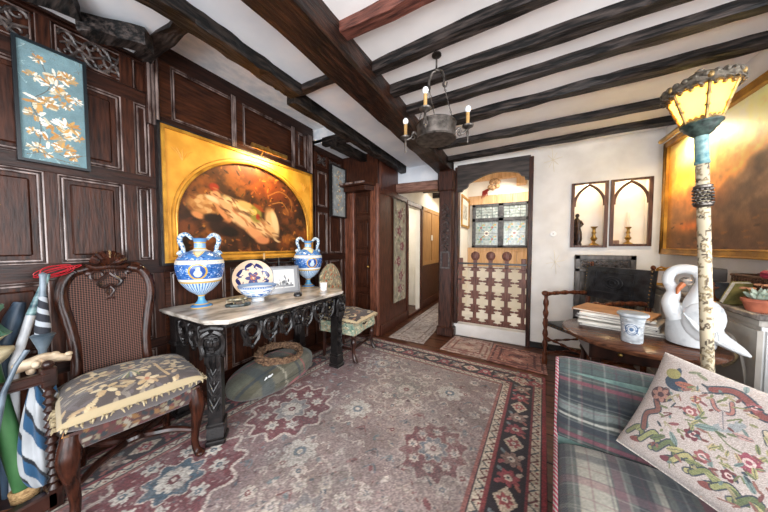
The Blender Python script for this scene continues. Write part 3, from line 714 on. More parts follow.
cv.line([(.1*Wd,.05*Hd),(.3*Wd,.08*Hd),(.5*Wd,.05*Hd),(.85*Wd,.03*Hd)],.003,'#6a5742'); cv.line([(.55*Wd,.1*Hd),(.7*Wd,.08*Hd),(.9*Wd,.12*Hd)],.003,'#6a5742')
sheet('silk_panel',cv,lambda S,T:(.006+0*S,-Wd/2+Wd*S,Hd*T),PTF,em)
m=MB(); frame_yz(m,-Wd/2-.008,Wd/2+.008,-.008,Hd+.008,.014,-.012,.016); m.box(-.012,.004,-Wd/2,Wd/2,0,Hd); m.build('frame',mat('dark_teal_frame','#10191e',rough=.35),em)
# -- narrow scroll picture by the door
EX=LX+.06; a=at_x(331,165,EX); b=at_x(344,219,EX); y0,y1=a.y,a.y+.31; z0,z1=1.72,2.42; Wd=y1-y0;Hd=z1-z0
sc=thing('narrow_embroidered_picture','narrow grey framed embroidery with gold figures beside the corner door','picture',(EX,(y0+y1)/2,z0))
cv=Cv(Wd,Hd,150,'#8d9291',22); cv.noise(15,.2)
for k in range(60): cv.ell(Wd*.5+r.gauss(0,.035),Hd*(.08+.84*r.random()),.014,.008,r.choice(['#c79a5c','#a8713a','#dcc9a0','#6d7b80']),r.random()*3)
cv.rect(0,.045,0,Hd,'#77787a');cv.rect(Wd-.045,Wd,0,Hd,'#77787a')
for k in range(30): cv.ell(r.choice([.022,Wd-.022]),r.random()*Hd,.01,.01,'#a3a6a3')
sheet('silk_panel',cv,lambda S,T:(.006+0*S,-Wd/2+Wd*S,Hd*T),PTF,sc)
m=MB(); frame_yz(m,-Wd/2-.01,Wd/2+.01,-.01,Hd+.01,.016,-.03,.018); m.box(-.03,.004,-Wd/2,Wd/2,0,Hd); m.build('frame',BLACKW,sc)
# -- tapestry in the hall
a=at_x(392,199,HX+.02); y0,y1=3.50,3.98; z0,z1=.40,2.03; Wd=y1-y0;Hd=z1-z0
tp=thing('tapestry_hanging','long faded floral tapestry with red flowers hanging on the dark hall panels','tapestry',(HX+.03,(y0+y1)/2,z0))
cv=Cv(Wd,Hd,110,'#9b9078',23); cv.noise(10,.3)
for k in range(170): cv.ell(r.random()*Wd,r.random()*Hd,.02+.03*r.random(),.012,r.choice(['#b8ad90','#7c7460','#6d7258','#a89a7a','#8a4a44','#c4bba0']),r.random()*3)
for (fx,fy) in ((.5,.86),(.45,.70),(.6,.55),(.4,.40),(.55,.25),(.5,.12)):
    cv.flower(Wd*fx,Hd*fy,.085,['#7d4444','#b09080','#5e3434'],7); cv.line([(Wd*fx,Hd*fy-.07),(Wd*(fx-.15),Hd*fy-.16)],.012,'#5d6548')
cv.rect(0,.02,0,Hd,'#7d7460');cv.rect(Wd-.02,Wd,0,Hd,'#7d7460')
sheet('tapestry_cloth',cv,lambda S,T:(.004+.006*np.sin(S*18),-Wd/2+Wd*S,Hd*T),PTF,tp,thick=.004)
m=MB(); m.tube([(0,-Wd/2-.03,Hd+.01),(0,Wd/2+.03,Hd+.01)],.012,8); m.build('hanging_rod',IRON,tp,smooth=True)
# -- landing print, dried flowers
fp=thing('framed_print','small gilt-framed print on the cream landing wall','picture',(-.85,4.53,1.62))
m=MB(); frame_yz(m,-.34,.34,0,.52,.035,-.005,.02); m.build('frame',GOLD,fp)
cv=Cv(.6,.44,60,'#e6dfd0',24); cv.rect(.12,.48,.1,.34,'#b8b4a6')
for k in range(40): cv.ell(.14+.32*r.random(),.12+.2*r.random(),.02,.012,r.choice(['#5c5a50','#8f8c80','#cfcabb']),r.random()*3)
sheet('print',cv,lambda S,T:(.004+0*S,-.3+.6*S,.04+.44*T),PT,fp)
p=at_y(492,186,LY-.16); df=thing('dried_flower_bunch','bunch of dried brown flowers and red chillies hung on the landing wall','dried flowers',p)
m=MB(); 
for k in range(9):
    a=r.random()*6.28; m.ell((.02+.09*math.cos(a)*r.random(),-.03+.03*math.sin(a),.02+.07*math.sin(a)),.05,.04,.045,9,6)
m.build('flower_heads',mat('dried_flowers','#7d5a3a','#c09a72',rough=.9,scale=(40,40,40),bump=1),df,smooth=True)
m=MB()
for k in range(5): m.tube([(-.02,0,-.03),(-.08-.03*k*.5,-.02,-.09),(-.07-.04*k*.6,-.02,-.17-.01*k)],[.012,.016,.003],7)
m.build('chilli',mat('red_chilli','#7c1f17',rough=.3),df,smooth=True)
# -- right landscape painting
QX=RX-.035; z0,z1=1.275,2.25; yL=3.47; yR=1.80; Wd=yL-yR; Hd=z1-z0
lp=thing('landscape_painting','large gilt-framed stormy sky landscape on the right wall','painting',(QX,(yL+yR)/2,z0))
cv=Cv(Wd,Hd,130,'#8a6a4c',31); X,Y=cv.X/Wd,cv.Y/Hd
n1=vnoise(cv.w,cv.h,5,4,cv.rng,5); n2=vnoise(cv.w,cv.h,10,7,cv.rng,5)
G=lambda x,y,sx,sy: np.exp(-(((X-x)/sx)**2+((Y-y)/sy)**2))
cv.mix(np.clip((Y-.45+.5*(n1-.5))*3,0,1),'#e0b070',.9)
cv.mix(G(.42,.92,.34,.22),'#fff0c8',1); cv.mix(G(.12,.60,.16,.13)*(.5+n2),'#ffb040',1); cv.mix(G(.03,.75,.05,.2),'#c98a48',.6)
edge=.34+.42*np.clip((X-.2)/.6,0,1)+.22*(n1-.5)            # top of the rising cloud bank
cl=np.clip((edge-Y)*9,0,1)*np.clip((X-.13)*6,0,1); cv.mix(cl,'#54463e',.95)
cv.mix(cl*np.clip((n2-.5)*5,0,1),'#7d6a60',.7); cv.mix(np.exp(-((Y-edge)/.035)**2)*np.clip((X-.15)*5,0,1),'#e0a868',.75)
cv.mix(np.clip((.30-Y+.12*(n2-.5))*6,0,1),'#5f4c3c',.85); cv.mix(G(.22,.20,.12,.05),'#c0733a',.7); cv.mix(G(.30,.42,.18,.10)*(.4+n1),'#a8683c',.7); cv.noise(14,.2,4)
for k in range(60): cv.ell(r.random()*Wd,r.random()*.25*Hd,.03,.008,r.choice(['#3a2f26','#6a5440','#7a5c3c']),r.uniform(-.3,.3),.6)
cv.a=np.clip((cv.a-.22)*1.45+.18,0.03,1)*np.array([1.08,1.0,.88]); cv.a=np.clip(cv.a,0,1)
sheet('canvas',cv,lambda S,T:(-.006+0*S,Wd/2-Wd*S,Hd*T),PTO,lp,flip=True)
m=MB(); m.ring(ringrect(-Wd/2-.05,Wd/2+.05,-.05,Hd+.05),ringrect(-Wd/2,Wd/2,0,Hd),'yz',-.03,.03); m.build('frame',GOLD,lp)
m=MB(); 
for o in (0,.045): m.tube([(-.032,-Wd/2-.05+o,-.05+o),(-.032,Wd/2+.05-o,-.05+o),(-.032,Wd/2+.05-o,Hd+.05-o),(-.032,-Wd/2-.05+o,Hd+.05-o)],.008,6,closed=True)
m.build('gilt_moulding',GOLD,lp,smooth=True)
a=at_x(661,142,RX-.17); b=at_x(681,124,RX-.17)
pl=thing('brass_picture_light','brass picture light tube at the corner of the stormy landscape','picture light',(RX-.17,a.y-.0,a.z-.0))
m=MB(); m.tube([(0,0,0),(0,-.42,.0)],.02,10); m.build('lamp_shade',BRASS,pl,smooth=True)
m=MB(); m.tube([(0,-.21,.01),(.06,-.21,.05),(.16,-.21,.0)],.007,8); m.build('bracket',BRASS,pl,smooth=True)
area('landscape_picture_light_glow',(RX-.17,a.y-.21,a.z-.03),(RX-.03,a.y-.25,1.7),.04,.40,7,(1,.78,.48))  # picture light assumed lit; this light is added to brighten the landscape
# ================================================================ GATE, NICHES
gt=thing('stair_gate','dark fretwork stair gate with diamond cut-outs and round finials in the archway','gate',(-.35,FARY+.02,.20))
GW=wood('gate_wood','#4a2b24','#8a5f52',2,rough=.42,bump=.4)
sp=.198; xs=[-.40,-.20,.0,.20,.40]
for k in range(5):
    x=xs[k]; L=[];n=4
    lo,hi=.02,.80
    def hw(z):
        f=((z-lo)/((hi-lo)/n))%1; d=abs(f-.5)
        return .098 if d>.43 else (.050 if d>.30 else (.068 if d>.24 else .022))
    zsn=[lo+(hi-lo)*i/96 for i in range(97)]
    Rr=[(min(x+hw(z),.45),z) for z in zsn]; Ll=[(max(x-hw(z),-.45),z) for z in zsn[::-1]]
    m=MB(); m.prism([(x-.03,0),(x+.03,0)]+Rr+Ll,'xz',-.015,.015)
    if 0<k<4: m.box(x-.025,x+.025,-.015,.015,.79,.92); m.lathe([(.02,.88),(.03,.90),(.055,.93),(.062,.965),(.05,1.0),(.02,1.02),(.001,1.025)],(x,0,0),16,sy=.5); 
    else: m.box(x-.03,x+.03,-.02,.02,.78,.93,.005)
    m.build('fretted_board',GW,gt)
m=MB(); m.box(-.45,.45,-.026,-.015,.84,.865,.003); m.build('rail',BLACKW,gt)
m=MB(); m.box(-.45,.45,-.022,-.01,-.0,.02,.003); m.build('bottom_rail',GW,gt)
m=MB(); m.tube([(-.46,-.03,.62),(-.38,-.03,.62)],.008,6); m.build('latch',BLACKW,gt)
NF=wood('niche_frame_wood','#34211a','#6d4b3c',2,rough=.4,bump=.3)
for i,h in enumerate(HOL[1:]):
    x0,x1,z0,z1=h; w=.028; cx=(x0+x1)/2; hwx=(x1-x0)/2-w
    fr=thing('niche_frame','pointed-arch wooden frame around the %s niche'%('left, statuette' if i==0 else 'right, candle'),'frame',(cx,FARY-.012,z0))
    m=MB(); H=z1-z0; m.ring(ringrect(-(x1-x0)/2-.003,(x1-x0)/2+.003,-.003,H+.003),ringrect(-hwx,hwx,w*.8,H-w*.7),'xz',-.012,.016)
    zs=H-.25; zt=H-.03
    P=[(-hwx,zs-.02)]
    for k in range(9): t=k/8; th=math.pi-t*math.pi/3; P.append((hwx+2*hwx*math.cos(th),zs+(zt-zs)*math.sin(th)/.866))
    for k in range(1,9): t=1-k/8; th=math.pi-t*math.pi/3; P.append((-hwx-2*hwx*math.cos(th),zs+(zt-zs)*math.sin(th)/.866))
    P.append((hwx,zs-.02))
    m.tube([(p[0],-.0,p[1]) for p in P],.0145,6)
    m.build('arch',NF,fr)
def candlestick(name,label,loc,s=1,candle=0):
    t=thing(name,label,'candlestick',loc)
    m=MB(); m.lathe([(.05*s,0),(.052*s,.008*s),(.035*s,.022*s),(.014*s,.035*s),(.012*s,.05*s),(.024*s,.065*s),(.03*s,.08*s),(.018*s,.095*s),(.012*s,.12*s),(.02*s,.14*s),(.012*s,.155*s),(.014*s,.18*s),(.028*s,.195*s),(.03*s,.2*s),(.012*s,.202*s)],n=20); m.build('stem',BRASS,t,smooth=True)
    if candle: m=MB(); m.lathe([(.011,.19*s),(.010,.19*s+candle),(.001,.2*s+candle+.004)],n=12); m.build('candle',mat('wax','#f2ead8',rough=.4),t,smooth=True)
    return t
candlestick('candlestick','brass candlestick without a candle in the left niche',(.765,FARY+.08,1.285+.012),1.15)
candlestick('candlestick','brass candlestick holding a white candle in the right niche',(1.065,FARY+.08,1.30+.012),1.0,.17)
st=thing('statuette','dark bronze draped figure statuette in the left niche','statuette',(.598,FARY+.07,1.287+.01))
m=MB(); m.lathe([(.045,0),(.047,.03),(.04,.04),(.05,.08),(.046,.16),(.034,.22),(.038,.27),(.04,.30),(.02,.325),(.012,.34)],n=18,flute=.12,nf=7); m.ell((.004,0,.365),.021,.022,.027); m.tube([(.035,0,.30),(.055,-.02,.26),(.03,-.04,.23)],[.014,.011,.009],8); m.tube([(-.035,0,.30),(-.045,-.02,.25),(-.01,-.045,.24)],[.014,.011,.009],8)
m.build('body',mat('dark_bronze','#151417','#4b3a33',rough=.35,metal=.5,scale=(20,20,20)),st,smooth=True)
m=MB(); m.box(-.03,.03,-.015,.015,0,.065,.006); o=m.build('small_box',mat('brown_box','#7c5a48','#a98870',rough=.6,scale=(30,30,30)),loc=(.955,FARY+.06,1.30)); tag(o,'small brown box beside the candle in the right niche','box')
# ================================================================ RUGS
def rugcanvas(W_,L_,res,seed):
    cv=Cv(W_,L_,res,'#86706f',seed); r=random.Random(seed); X,Y=cv.X,cv.Y
    n=vnoise(cv.w,cv.h,4,5,cv.rng,4)
    cv.mix(np.clip((.95-X)*1.6+(n-.5)*1.2,0,1),'#6d2a30',.8)            # redder ground at the wall side
    cv.mix(np.clip((n-.45)*4,0,1)*np.clip(X-.5,0,1),'#9c8c88',.8)
    # field lattice of rosettes and leaves
    cols=['#bdb0a6','#ab9c92','#a08a82','#515c68','#6c7a80','#7d474a','#c6bab0','#5a4042']
    for i in range(int(W_/.115)+1):
        for j in range(int(L_/.115)+1):
            x=(i+.5*(j%2))*.115+r.uniform(-.012,.012); y=j*.115+r.uniform(-.012,.012); k=r.random()
            if k<.35: cv.flower(x,y,.045,[r.choice(cols[:3]+cols[6:7]),r.choice(['#7a343a','#4c5a6a']), '#d8ccbd'],r.choice([5,6,8]),r.random())
            elif k<.7: cv.line([(x-.04,y-.02),(x,y+.03),(x+.04,y-.01)],.010,r.choice(cols)); cv.ell(x,y,.02,.012,r.choice(cols),r.random()*3)
            else: cv.ell(x,y,.035,.014,r.choice(cols),r.random()*3); cv.ell(x+.01,y,.014,.008,r.choice(cols),r.random()*3)
    def medal(x,y,R_,out,fill,mid,core):
        P=[(x+R_*(1+.10*math.cos(12*t))*math.cos(t),y+1.15*R_*(1+.10*math.cos(12*t))*math.sin(t)) for t in np.linspace(0,2*math.pi,60,endpoint=False)]
        if fill: cv.poly(P,fill,.85)
        cv.line(P,.018,out,.95,closed=True)
        for k in range(8):
            a=k*math.pi/4+.2; cv.flower(x+R_*.66*math.cos(a),y+R_*.75*math.sin(a),R_*.17,[core,mid,out],6,a)
        P=[(x+R_*.42*(1+.16*math.cos(8*t))*math.cos(t),y+R_*.46*(1+.16*math.cos(8*t))*math.sin(t)) for t in np.linspace(0,2*math.pi,48,endpoint=False)]
        cv.poly(P,mid,.95); cv.line(P,.008,out,1,closed=True); cv.flower(x,y,R_*.28,[core,fill or '#7a343a',out],10); 
    B=.40
    medal(.66,1.72,.27,'#cdbbae','#6f2730','#8d8f90','#cfc5b8')
    medal(.62,.98,.29,'#cdbbae','#6a232c','#36566a','#c9c2b6')
    medal(1.38,1.22,.27,'#b9a9a0',None,'#8b8789','#c3b8ac')
    medal(1.30,2.45,.27,'#b9a9a0',None,'#8b8580','#c3b8ac')
    medal(.85,2.75,.22,'#b9a9a0',None,'#7f7f86','#c3b8ac')
    medal(1.75,1.95,.2,'#a99a92','#6d3238','#5a6a78','#bfb0a4')
    for (x,y) in ((1.05,1.48),(1.1,2.0),(1.65,2.6),(1.0,.85),(1.6,.9)): cv.flower(x,y,.11,['#b9b4ad','#5d7080','#d8ccbd'],8,.3)
    cv.mix(np.clip((vnoise(cv.w,cv.h,6,8,cv.rng,4)-.42)*2.2,0,1)*np.clip((X-.3),0,1),'#a09a99',.42)   # worn pile
    for k in range(5200):
        x=r.random()*W_; y=r.random()*L_; cv.ell(x,y,.004+.009*r.random(),.004,r.choice(['#c2b6ac','#6a3b3e','#4f5862','#a3958d','#8d6a68','#5b3a3d','#b3a59b']),r.random()*3,.75)
    cv.mix(vnoise(cv.w,cv.h,60,85,cv.rng,2)>.56,'#9d9491',.30)
    # borders, from the edge inwards
    def border(f,x): pass
    def band(d0,d1,col,a=1):
        D=np.minimum(np.minimum(X,W_-X),np.minimum(Y,L_-Y)); cv.mix(((D>=d0)&(D<d1)).astype(float),col,a)
    band(0,.365,'#7a2b30'); band(0,.022,'#8e1f28'); band(.022,.035,'#1c1a22'); band(.035,.085,'#c6b79f'); band(.085,.10,'#7c2830'); band(.10,.265,'#231c26'); band(.265,.28,'#8b3238'); band(.28,.33,'#cbbda8'); band(.33,.343,'#2a2430'); band(.343,.365,'#9a5a56')
    for x0 in (.06,W_-.06,.305,W_-.305):
        for k in range(int(L_/.07)):
            y=k*.07+.03; cv.line([(x0-.018,y-.03),(x0+.018,y),(x0-.018,y+.03)],.009,'#5c2328' if k%2 else '#38424e',smooth=False); cv.ell(x0+.012,y-.028,.007,.007,'#8b3238')
    for y0 in (.06,L_-.06,.305,L_-.305):
        for k in range(int(W_/.07)):
            x=k*.07+.03
            if abs(y0-L_/2)<L_/2-.3+.0 and not (.28<x<W_-.28): continue
            cv.line([(x-.03,y0-.018),(x,y0+.018),(x+.03,y0-.018)],.009,'#5c2328' if k%2 else '#38424e',smooth=False)
    def motif(x,y,k,ver):
        if k%3==0:
            cv.poly([(x,y-.085),(x+.06,y),(x,y+.085),(x-.06,y)] if ver else [(x-.085,y),(x,y+.06),(x+.085,y),(x,y-.06)],'#cdb8a0'); cv.flower(x,y,.04,['#a8434a','#e2d6c2','#3a4250'],6)
        else:
            cv.flower(x,y,.058,['#9c3a44' if k%3==1 else '#8a6b62','#c9b8a6','#33404e'],7,k); 
            cv.ell(x+.05,y+.045,.022,.013,'#b9a796',.8); cv.ell(x-.05,y-.045,.022,.013,'#a84a50',.8); cv.ell(x-.05,y+.045,.02,.012,'#6d7a80',-.8); cv.ell(x+.05,y-.045,.02,.012,'#a3584e',-.8)
    for k in range(int(L_/.145)):
        for x0 in (.182,W_-.182): motif(x0,.1+k*.145,k,True)
    for k in range(int(W_/.145)):
        for y0 in (.182,L_-.182): motif(.1+k*.145,y0,k+1,False)
    cv.mix(np.clip(.55-X,0,1)*(vnoise(cv.w,cv.h,8,9,cv.rng,3)>.5),'#9a6a3c',.25)
    cv.grain(.42); cv.noise(5,.16); cv.mix(np.full((cv.h,cv.w),1.0),'#8d8480',.12); cv.tone(.82,.93); return cv
RW,RL=2.36,3.35; cv=rugcanvas(RW,RL,140,41)
rz=R(-4); rug=thing('persian_rug','large worn red and blue persian rug covering the wooden floor','rug',(.245,2.86,0),rz)
def rugf(S,T): return (-RW+RW*S, -RL+RL*T, .009+.002*np.sin(S*14+T*5)*np.sin(T*11))
sheet('pile',cv,rugf,PTR,rug,thick=.007)
def mat_rug(name,label,P,res,cols,seed,z=.006):
    """P: four floor corners near-left, near-right, far-right, far-left"""
    o=thing(name,label,'rug',(P[0][0],P[0][1],0)); W_=math.dist(P[0][:2],P[1][:2]); L_=math.dist(P[0][:2],P[3][:2]); cv=Cv(W_,L_,res,cols[0],seed); rr=random.Random(seed)
    cv.noise(8,.2)
    D=np.minimum(np.minimum(cv.X,W_-cv.X),np.minimum(cv.Y,L_-cv.Y))
    cv.mix(((D>.03)&(D<.05)).astype(float),cols[1]); cv.mix(((D>.10)&(D<.12)).astype(float),cols[1])
    for k in range(int(W_*L_*420)):
        x=rr.random()*W_;y=rr.random()*L_; cv.ell(x,y,.018+.01*rr.random(),.009,rr.choice(cols[1:]),rr.choice([0,1.57,.78,-.78]),.8)
    for k in range(4): cv.poly([(W_*.5,L_*(.18+.2*k)-.05),(W_*.5+.09,L_*(.18+.2*k)),(W_*.5,L_*(.18+.2*k)+.05),(W_*.5-.09,L_*(.18+.2*k))],cols[1+k%2],.7)
    cv.grain(.2)
    Q=[np.array([p[0]-P[0][0],p[1]-P[0][1]]) for p in P]
    f=lambda S,T:(((1-S)*(1-T))*Q[0][0]+S*(1-T)*Q[1][0]+S*T*Q[2][0]+(1-S)*T*Q[3][0],((1-S)*(1-T))*Q[0][1]+S*(1-T)*Q[1][1]+S*T*Q[2][1]+(1-S)*T*Q[3][1],z+.0015*np.sin(S*20))
    sheet('pile',cv,f,PTR,o,thick=.005); return o
mat_rug('small_rug','faded pink and cream small rug before the stone step, beside the post',[(-.86,3.06),(-.30,3.02),(-.29,3.60),(-.80,3.62)],130,['#b89c90','#8d5a52','#d3c3b4','#6f5a58','#c9b0a0'],5)
mat_rug('small_rug','pinkish-red patterned small rug before the archway, beside the armchair',[(-.31,3.00),(.27,2.94),(.28,3.46),(-.27,3.56)],130,['#a06a5c','#5a2f2e','#c9a594','#6b3a38','#3f3032','#b88878'],6,.009)
mat_rug('runner_rug','long pale grey-pink runner rug laid along the hall floor',[(-1.62,3.12),(-1.10,3.12),(-1.15,5.9),(-1.62,5.9)],80,['#a59a95','#7a6864','#bdb3ac','#8b7a76','#c7beb6'],7)
# ================================================================ CHANDELIER
c=at_y(436,128,1.60); cz=c.z-.03
ch=thing('chandelier','wrought iron ring chandelier with three electric candles hanging from the dark joists','chandelier',(c.x,c.y,cz-.05))
m=MB(); m.lathe([(.118,0),(.122,0),(.122,.105),(.118,.105),(.118,0)],n=36); 
m.lathe([(.124,.0),(.128,.005),(.124,.012)],n=36); m.lathe([(.124,.093),(.128,.099),(.124,.105)],n=36); m.lathe([(.09,.035),(.118,.03),(.118,.034),(.09,.039),(.09,.035)],n=30)
m.build('ring_band',IRON,ch,smooth=True)
top=2.515-cz+.05
m=MB(); m.lathe([(.03,top+.0),(.03,top-.008),(.008,top-.02)],n=14)
hook=top-.13
m.tube([(0,0,top),(0,0,top-.05),(.0,0,hook+.03)],.006,8)
for s in (-1,1): m.tube(catmull([(0,0,hook+.03),(s*.03,0,hook+.02),(s*.05,0,hook-.03),(s*.045,0,hook-.07),(s*.06,0,hook-.085),(s*.07,0,hook-.06)],5),[.008,.009,.007,.004],8)
m.ell((0,0,hook+.035),.013,.013,.013); m.build('hook',IRON,ch,smooth=True)
for k in range(3):
    a=R(100+120*k); p0=Vector((.048*(1 if math.cos(a)>0 else -1),0,hook-.07)); p1=Vector((.12*math.cos(a),.12*math.sin(a),.1)); m=MB(); n=9
    for j in range(n):
        A=p0.lerp(p1,j/n); B=p0.lerp(p1,(j+1)/n); d=(B-A); s=d.cross(Vector((0,0,1)) if j%2 else Vector((1,0,.2))).normalized()*.007; mid=(A+B)/2
        m.tube([A,mid+s,B,mid-s],.0022,5,closed=True)
    m.build('chain',IRON,ch,smooth=True)
WAX=mat('candle_sleeve','#a07c48','#c9a36c',rough=.5,scale=(20,20,20)); BULB=mat('frosted_bulb','#f2f5f8',rough=.15)
armang=[R(205),R(90+8),R(-8)]
for k,a in enumerate((R(190),R(-98),R(25))):
    rr_=.20 if k==0 else (.20 if k==2 else .15)
    ux,uy=math.cos(a),math.sin(a); zc=(.03,.12,.07)[k]
    m=MB(); m.tube(catmull([(ux*.12,uy*.12,.05),(ux*.145,uy*.145,.075),(ux*.165,uy*.165,.04),(ux*rr_,uy*rr_,zc)],6),.007,8)
    m.tube([(ux*(.15+.012*math.cos(t)),uy*(.15+.012*math.cos(t)),.04+.012*math.sin(t)) for t in np.linspace(0,6.0,10)],.004,6)
    m.lathe([(.001,-.09),(.004,-.085),(.006,-.05),(.009,-.03),(.005,-.01),(.012,0),(.034,.012),(.036,.02),(.02,.022),(.012,.03)],(ux*rr_,uy*rr_,zc),18)
    o=m.build('candle_arm',IRON,ch,smooth=True)
    m=MB(); m.lathe([(.011,.02),(.011,.10),(.009,.103)],(ux*rr_,uy*rr_,zc),12); m.build('candle_sleeve',WAX,o,smooth=True)
    m=MB(); m.ell((ux*rr_,uy*rr_,zc+.122),.019,.019,.022,14,10); m.build('bulb',BULB,o,smooth=True)
# ================================================================ CONSOLE TABLE
TZ=.82
ct=thing('console_table','carved black oak console table with a grey marble top against the panelling','table',(-1.95,1.485,.011))
X0,X1,Y0,Y1=-.40,.34,-.665,.68
oct_=lambda d:[(X0+d,Y0+d),(X1-.13,Y0+d),(X1-d,Y0+.09),(X1-d,Y1-.09),(X1-.13,Y1-d),(X0+d,Y1-d)]
m=MB(); V=[];n=6
prof=[(.0,TZ-.008),(.004,TZ),(.0,TZ-.008)]
lay=[(.03,TZ-.034),(.012,TZ-.03),(.012,TZ-.02),(0,TZ-.016),(0,TZ-.005),(.005,TZ)]
for d,z in lay: V+=[(p[0],p[1],z) for p in oct_(d)]
F=[]
for i in range(len(lay)-1):
    for k in range(n): F.append((i*n+k,i*n+(k+1)%n,(i+1)*n+(k+1)%n,(i+1)*n+k))
F+=[tuple(range(n))[::-1],tuple((len(lay)-1)*n+k for k in range(n))]; m.add(V,F); m.build('marble_top',MARBLE,ct)
m=MB(); m.prism(oct_(.04),'xy',TZ-.06,TZ-.034); m.box(X0+.02,X0+.06,Y0+.06,Y1-.06,.56,TZ-.05); m.build('frame',BLACKW,ct)
def tracery(m,L,F,z0,z1):
    """pierced tracery along length L; F(a,z,out)"""
    n=max(1,round(L/.145)); w=L/n; H=z1-z0
    m_=lambda P,r: m.tube([F(*p) for p in P],r,6)
    m_([(0,z1-.008,0),(L,z1-.008,0)],.011)
    for i in range(n):
        c=w*(i+.5); zc=z0+H*.60; s=1 if i%2 else -1
        m.tube([F(c+.055*math.cos(t),zc+.055*math.sin(t),0) for t in np.linspace(0,2*math.pi,18,endpoint=False)],.016,6,closed=True)
        m.tube([F(c+s*.012+.026*math.cos(t),zc+.004+.026*math.sin(t),.006) for t in np.linspace(.6,4.6,10)],[.009,.008,.004],6)
        m_([(c-w*.5,z1-.02,0),(c-w*.44,z0+H*.55,0),(c-w*.30,z0+H*.2,.004),(c-.01,z0+H*.02,.006)],[.016,.014,.015,.009])
        m_([(c+w*.5,z1-.02,0),(c+w*.44,z0+H*.55,0),(c+w*.30,z0+H*.2,.004),(c+.01,z0+H*.02,.006)],[.016,.014,.015,.009])
        sp=spiral(c+s*w*.26,z0+H*.16,.024,1.5,1.0,s,9); m_([(p,q,.006) for p,q in sp],[.010,.006])
        m.ell(F(c,z0-.004,.004),.015,.015,.018,8,6); m_([(c+s*w*.5,z0+H*.75,.004),(c+s*w*.30,z0+H*.42,.008),(c+s*w*.42,z0+H*.1,.004)],[.014,.018,.006])
Tz0,Tz1=.585,TZ-.055
m=MB(); tracery(m,.44,lambda a,z,o:(X1-.045+o,-.47+a,z),Tz0,Tz1); tracery(m,.44,lambda a,z,o:(X1-.045+o,.05+a,z),Tz0,Tz1)
m.box(X1-.07,X1-.045,-.5,.5,Tz1-.012,Tz1+.01)
m.build('tracery_apron',BLACKW,ct,smooth=True)
for s,y in ((-1,Y0+.055),(1,Y1-.055)):
    m=MB(); tracery(m,.40,lambda a,z,o,y=y,s=s:(-.22+a,y+s*o,z),Tz0,Tz1); m.build('tracery_apron',BLACKW,ct,smooth=True)
def mask(m,T,s=1.0):
    T0=m.T; m.T=T0@T@Matrix.Scale(s,4)   # local: face looks along +x, z up
    m.ell((.0,0,.0),.030,.036,.050,14,10); m.ell((.028,0,-.002),.012,.008,.018,8,6); m.ell((.024,-.014,.012),.009,.010,.006,8,5); m.ell((.024,.014,.012),.009,.010,.006,8,5)
    m.ell((.026,0,-.026),.008,.013,.0055,8,5); m.ell((.020,0,-.042),.012,.013,.010,8,5); m.tube([(.026,-.024,.022),(.032,0,.025),(.026,.024,.022)],.005,6)
    for q in (-1,1):
        m.tube(catmull([(.02,q*.008,.045),(.02,q*.032,.03),(.012,q*.042,-.01),(.014,q*.036,-.05),(.01,q*.045,-.075)],4),[.012,.013,.010,.011,.005],7)
    m.tube([(.012,-.04,.05),(.022,0,.062),(.012,.04,.05)],.010,7)
    for q in (-1,0,1): m.tube([(.012,q*.02,-.06),(.014,q*.022,-.09),(.008,q*.012,-.13)],[.012,.010,.003],6)
    m.T=T0
m=MB(); m.box(X1-.09,X1-.035,-.05,.045,.60,TZ-.05,.01); mask(m,Matrix.Translation((X1-.035,0,.70)),1.2); m.build('carved_head',BLACKW,ct,smooth=True)
def table_leg(x,y,rot,front):
    m=MB(); m.T=Matrix.Translation((x,y,0))@Matrix.Rotation(rot,4,'Z')
    w=.05
    m.prism([(-w*.9,-w*.8),(w*.9,-w*.8),(w*.9,w*.8),(-w*.9,w*.8)],'xy',.14,TZ-.06)
    m.box(-w*1.1,w*1.1,-w,w,.545,.58,.008)
    # stepped foot
    m.box(-.062,.062,-.056,.056,.0,.032,.006); m.box(-.05,.05,-.046,.046,.032,.05,.004)
    q=[(-.058,.05),(.058,.05),(.046,.115),(-.046,.115)]; m.prism(q,'xz',-.048,.048); m.box(-.056,.056,-.052,.052,.115,.14,.006)
    if front:
        mask(m,Matrix.Translation((w*.85,0,.685)),1.45)
        for k in range(3):
            z=.50-k*.11; m.tube([(w*.9,-.03,z+.03),(w*.9+.014,0,z-.03),(w*.9,.03,z+.03)],[.006,.012,.006],6); m.ell((w*.9,0,z+.015),.014,.012,.02,8,6)
            m.tube([(w*.9,-.032,z-.02),(w*.9+.008,-.012,z-.06)],.007,6); m.tube([(w*.9,.032,z-.02),(w*.9+.008,.012,z-.06)],.007,6)
    m.build('leg',BLACKW,ct)
table_leg(X1-.135,Y0+.07,R(-40),True); table_leg(X1-.10,Y1-.085,R(0),True); table_leg(X0+.09,Y0+.085,0,False); table_leg(X0+.09,Y1-.085,0,False)
